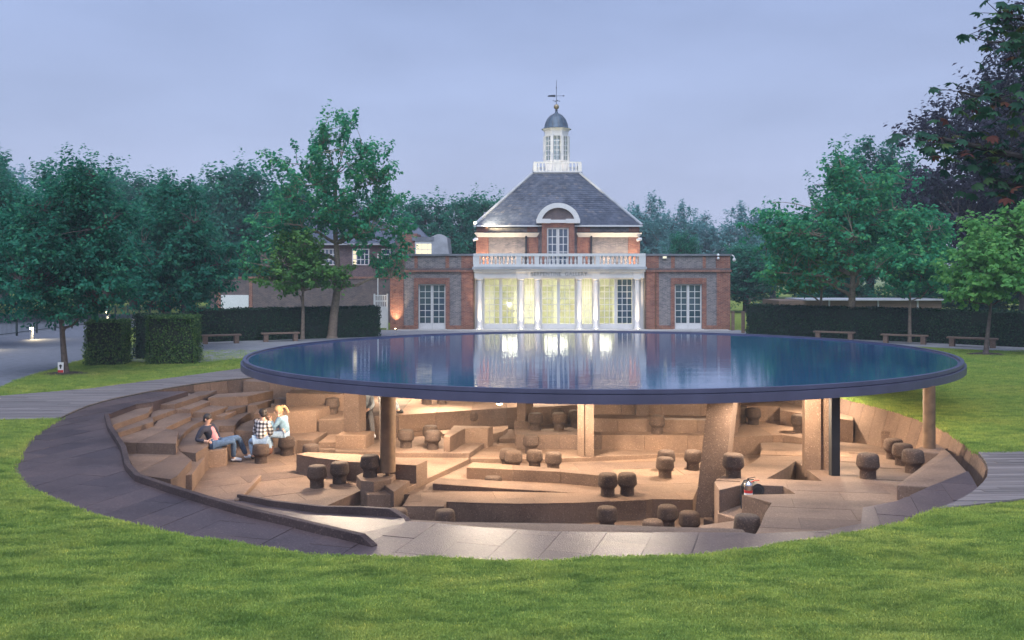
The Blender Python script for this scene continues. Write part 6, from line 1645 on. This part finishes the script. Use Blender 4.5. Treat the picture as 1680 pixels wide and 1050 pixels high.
    for s in 'lr':
        d = (V['toe'+s]-V['an'+s])
        d2 = Vector((d.x, d.y, 0)).normalized()
        nn = {'a': (tuple(V['an'+s]), 0.052), 'h': (tuple(V['an'+s]-d2*0.03-Vector((0, 0, 0.045))), 0.045), 'b': (tuple(V['an'+s].lerp(V['toe'+s], 0.6)), 0.050), 'c': (tuple(V['toe'+s]+d2*0.03), 0.042)}
        ee = [('a', 'b'), ('a', 'h'), ('b', 'c')]
        if boot:
            nn['k'] = (tuple(V['an'+s].lerp(V['kn'+s], 0.62)), 0.075); ee.append(('a', 'k')); nn['a'] = (nn['a'][0], 0.062)
        g = skin_mesh(nn, ee, 'a'); g.materials.clear(); link('boot' if boot else 'shoe', g, M[boot or shoe], t, True)
    m = MB(); m.ball(tuple(hc+up*0.034-f*0.020), 0.103, 0.103, 0.094, 16, 10); m.ball(tuple(hc-up*0.030-f*0.048), 0.078, 0.078, 0.075, 14, 9)
    hh = m.build('hair', M[hair], t, True)
    if pony:
        b0 = hc+up*0.05-f*0.10
        m = MB(); m.ball(tuple(b0), 0.04, n=10, m=7); m.path([tuple(b0), tuple(b0-f*0.075+up*0.015), tuple(b0-f*0.115-up*0.06), tuple(b0-f*0.11-up*0.20)], 0.045, 0.022, 8)
        m.build('ponytail', M[hair], hh, True)
    if open_shirt:
        a = V['pelvis'].lerp(V['neck'], 0.06); b = V['pelvis'].lerp(V['neck'], 0.88); o_ = Vector(open_shirt)
        nn = {'a': (tuple(a+o_*0.085), 0.110), 'b': (tuple(a.lerp(b, 0.5)+o_*0.092), 0.108), 'c': (tuple(b+o_*0.062), 0.092)}
        g = skin_mesh(nn, [('a', 'b'), ('b', 'c')], 'b'); g.materials.clear(); link('shirt', g, M['pink'], t, True)
    if extra: extra(t, V)
    return t

def hood(t, V):
    nn = {'a': (tuple(V['neck']+Vector((0.0, -0.07, -0.02))), 0.095), 'b': (tuple(V['neck']+Vector((0.0, -0.10, -0.10))), 0.085)}
    g = skin_mesh(nn, [('a', 'b')], 'a'); g.materials.clear(); link('hood', g, M['plaid'], t, True)

FZ = -1.238
person('man in dark cardigan, pink shirt and blue jeans lounging back on a step',
  dict(pelvis=(-7.40, 22.72, -0.69), neck=(-7.56, 22.66, -0.24), head=(-7.53, 22.64, -0.07), shl=(-7.50, 22.88, -0.30), shr=(-7.60, 22.44, -0.30), ell=(-7.42, 23.02, -0.52), wrl=(-7.30, 22.78, -0.62),
       elr=(-7.72, 22.36, -0.56), wrr=(-7.48, 22.34, -0.58), hipl=(-7.32, 22.82, -0.70), hipr=(-7.34, 22.62, -0.70), knl=(-6.93, 23.15, -0.62), knr=(-6.97, 22.88, -0.66), anl=(-6.80, 23.40, FZ+0.10), anr=(-7.04, 23.10, FZ+0.09), toel=(-6.66, 23.44, FZ+0.055), toer=(-6.86, 23.12, FZ+0.045)),
  (0.9, -0.25, -0.05), 'navy', 'jeans', 'shoe_white', 'hair_dark', open_shirt=(0.75, -0.45, 0.25))
person('person in black and white plaid hoodie and pale jeans, back turned, on a stool',
  dict(pelvis=(-6.33, 23.02, -0.66), neck=(-6.30, 23.10, -0.17), head=(-6.30, 23.10, -0.01), shl=(-6.46, 23.22, -0.24), shr=(-6.14, 23.02, -0.25), ell=(-6.55, 23.30, -0.48), wrl=(-6.62, 23.50, -0.62),
       elr=(-6.08, 23.12, -0.50), wrr=(-6.22, 23.36, -0.62), hipl=(-6.43, 23.06, -0.68), hipr=(-6.24, 23.06, -0.68), knl=(-6.66, 23.32, -0.74), knr=(-6.40, 23.48, -0.74), anl=(-6.60, 23.32, FZ+0.09), anr=(-6.42, 23.52, FZ+0.09), toel=(-6.68, 23.46, FZ+0.045), toer=(-6.50, 23.70, FZ+0.045)),
  (-0.6, 0.75, -0.15), 'plaid', 'jeans_pale', 'shoe_black', 'hair_dark', hood)
person('blond woman with ponytail in denim jacket and brown boots leaning forward on a stool',
  dict(pelvis=(-5.95, 24.02, -0.66), neck=(-6.06, 23.98, -0.20), head=(-6.13, 23.96, -0.06), shl=(-6.06, 23.82, -0.27), shr=(-5.98, 24.12, -0.27), ell=(-6.20, 23.80, -0.50), wrl=(-6.30, 23.86, -0.30),
       elr=(-6.20, 24.06, -0.52), wrr=(-6.34, 23.96, -0.58), hipl=(-6.02, 23.94, -0.69), hipr=(-6.00, 24.12, -0.69), knl=(-6.38, 23.84, -0.70), knr=(-6.38, 24.06, -0.70), anl=(-6.30, 23.84, FZ+0.10), anr=(-6.34, 24.06, FZ+0.10), toel=(-6.45, 23.80, FZ+0.05), toer=(-6.49, 24.04, FZ+0.05)),
  (-0.92, -0.25, -0.3), 'denim_jacket', 'jeans_pale', 'shoe_white', 'hair_blond', None, True, 'boot')
person('person in pale grey top and dark trousers sitting behind the big square pillar',
  dict(pelvis=(-4.12, 25.75, -0.36), neck=(-4.14, 25.80, 0.12), head=(-4.12, 25.76, 0.27), shl=(-3.97, 25.82, 0.05), shr=(-4.31, 25.78, 0.05), ell=(-3.90, 25.60, -0.18), wrl=(-4.0, 25.42, -0.26),
       elr=(-4.32, 25.6, -0.18), wrr=(-4.12, 25.42, -0.24), hipl=(-4.03, 25.70, -0.38), hipr=(-4.22, 25.70, -0.38), knl=(-3.90, 25.26, -0.42), knr=(-4.15, 25.26, -0.42), anl=(-3.82, 25.15, -0.90), anr=(-4.10, 25.15, -0.90), toel=(-3.76, 25.02, -0.95), toer=(-4.10, 25.0, -0.95)),
  (0.5, -0.8, -0.2), 'grey_cloth', 'grey_dark', 'shoe_white', 'hair_dark')
person('person in white sitting behind the front round column, one black shoe out',
  dict(pelvis=(-3.62, 26.05, -0.36), neck=(-3.70, 26.1, 0.12), head=(-3.68, 26.1, 0.27), shl=(-3.60, 26.25, 0.05), shr=(-3.72, 25.92, 0.05), ell=(-3.55, 26.3, -0.2), wrl=(-3.45, 26.15, -0.28),
       elr=(-3.66, 25.85, -0.2), wrr=(-3.50, 25.9, -0.28), hipl=(-3.55, 26.12, -0.38), hipr=(-3.55, 25.96, -0.38), knl=(-3.38, 26.2, -0.12), knr=(-3.40, 26.0, -0.14), anl=(-3.25, 26.18, -0.38), anr=(-3.24, 26.02, -0.38), toel=(-3.14, 26.18, -0.425), toer=(-3.11, 26.02, -0.425)),
  (0.9, -0.2, 0), 'sign_white', 'grey_cloth', 'shoe_black', 'hair_dark')

# ================================================================== GRASS
def tuft(seed, blades, h, rad):
    g = random.Random(seed); m = MB()
    for k in range(blades):
        a = g.uniform(0, 6.28); r = rad*math.sqrt(g.random()); x, y = r*math.cos(a), r*math.sin(a)
        b = g.uniform(0, 6.28); w = 0.0042*g.uniform(0.7, 1.3); hh = h*g.uniform(0.5, 1.15); lean = hh*g.uniform(0.15, 0.9); la = g.uniform(0, 6.28)
        dx, dy = w*math.cos(b), w*math.sin(b); lx_, ly_ = lean*math.cos(la), lean*math.sin(la)
        m.add([(x-dx, y-dy, -0.01), (x+dx, y+dy, -0.01), (x+dx*0.7+lx_*0.4, y+dy*0.7+ly_*0.4, hh*0.62), (x-dx*0.7+lx_*0.4, y-dy*0.7+ly_*0.4, hh*0.62), (x+lx_, y+ly_, hh)], [(0, 1, 2, 3), (3, 2, 4)])
    me = m.mesh('tuft'); me.materials.append(M['blade'])
    return me
def grass_field(name, label, pts_fn, count, tufts, seed, smin, smax):
    """one mesh of scattered points; geometry nodes put a tuft on each"""
    g = np.random.default_rng(seed); P = pts_fn(g, count)
    me = bpy.data.meshes.new(name); me.from_pydata([tuple(p) for p in P], [], [])
    o = bpy.data.objects.new(name, me); COL.objects.link(o); me.materials.append(M['blade'])
    tag(o, label, 'grass', kind='stuff')
    ng = bpy.data.node_groups.new(name, 'GeometryNodeTree')
    ng.interface.new_socket('Geometry', in_out='INPUT', socket_type='NodeSocketGeometry'); ng.interface.new_socket('Geometry', in_out='OUTPUT', socket_type='NodeSocketGeometry')
    gi = ng.nodes.new('NodeGroupInput'); go = ng.nodes.new('NodeGroupOutput')
    col = bpy.data.collections.new(name+'_tufts')
    for k, tm in enumerate(tufts):
        to = bpy.data.objects.new('tuft', tm); col.objects.link(to)
    ci = ng.nodes.new('GeometryNodeCollectionInfo'); ci.inputs['Collection'].default_value = col; ci.inputs['Separate Children'].default_value = True; ci.inputs['Reset Children'].default_value = True
    iop = ng.nodes.new('GeometryNodeInstanceOnPoints'); iop.inputs['Pick Instance'].default_value = True
    rv = ng.nodes.new('FunctionNodeRandomValue'); rv.data_type = 'FLOAT_VECTOR'; rv.inputs[0].default_value = (-0.12, -0.12, 0); rv.inputs[1].default_value = (0.12, 0.12, 6.28)
    rs = ng.nodes.new('FunctionNodeRandomValue'); rs.data_type = 'FLOAT'; rs.inputs[2].default_value = smin; rs.inputs[3].default_value = smax
    ng.links.new(gi.outputs[0], iop.inputs['Points']); ng.links.new(ci.outputs[0], iop.inputs['Instance']); ng.links.new(rv.outputs[0], iop.inputs['Rotation']); ng.links.new(rs.outputs[1], iop.inputs['Scale'])
    ng.links.new(iop.outputs[0], go.inputs[0])
    md = o.modifiers.new('scatter', 'NODES'); md.node_group = ng
    return o
TC = [(Vector(p[:2])) for p in ()]
def in_poly(x, y, poly):
    c = np.zeros(len(x), bool); n = len(poly)
    for i in range(n):
        x0, y0 = poly[i]; x1, y1 = poly[(i+1) % n]
        cond = ((y0 > y) != (y1 > y)) & (x < (x1-x0)*(y-y0)/(y1-y0+1e-12)+x0)
        c ^= cond
    return c
rimpoly = [rim_at(a, -0.03) for a in range(-180, 180, 4)]
roadpoly = [(-60, 36), (-60, 80), (-27.5, 80), (-25.0, 60), (-19.6, 42.0), (-17.6, 37.5), (-17.0, 34.0), (-16.3, 30.0), (-15.6, 27.5), (-15.1, 24.2), (-16.5, 20.5), (-30, 20)]
def scatter(x0, x1, y0, y1):
    def fn(g, count):
        out = []
        got = 0
        while got < count:
            y = 1/np.sqrt(g.random(count)*(1/y0**2-1/y1**2)+1/y1**2); u = g.uniform(x0, x1, count); x = u*y
            ok = ~in_poly(x, y, rimpoly)
            for pl in (dl, dr, roadpoly): ok &= ~in_poly(x, y, pl)
            x, y = x[ok], y[ok]
            if x0 == -0.60: pass
            z = np.array([lump(a, b) if b < 19 else 0.0 for a, b in zip(x, y)])
            out.append(np.c_[x, y, z]); got += len(x)
        return np.vstack(out)[:count]
    return fn
near_t = [tuft(s, 26, 0.030, 0.085) for s in (1, 2, 3, 4)]
far_t = [tuft(s, 22, 0.038, 0.13) for s in (5, 6, 7)]
grass_field('near_grass', 'short mown grass of the near lawn in front of the paved rim', scatter(-0.62, 0.62, 8.0, 19.0), 150000, near_t, 1, 0.7, 1.35)
grass_field('far_grass', 'short mown grass of the lawns beside the decks', scatter(-0.60, 0.62, 17.0, 42.0), 60000, far_t, 2, 0.8, 1.5)

# ================================================================== HAZE
m = MB().box(-420, 420, -12, 420, -1.0-2.2, 40)
hz = bpy.data.materials.new('haze'); hz.use_nodes = True
hn = hz.node_tree; hn.nodes.clear()
ho = hn.nodes.new('ShaderNodeOutputMaterial'); hv = hn.nodes.new('ShaderNodeVolumePrincipled')
hv.inputs['Color'].default_value = (0.80, 0.88, 1.0, 1); hv.inputs['Density'].default_value = 0.0010; hv.inputs['Anisotropy'].default_value = 0.0
hn.links.new(hv.outputs[0], ho.inputs['Volume'])
o = m.build('haze', hz); o['kind'] = 'stuff'; o['label'] = 'thin evening haze over the park'  # HAZE
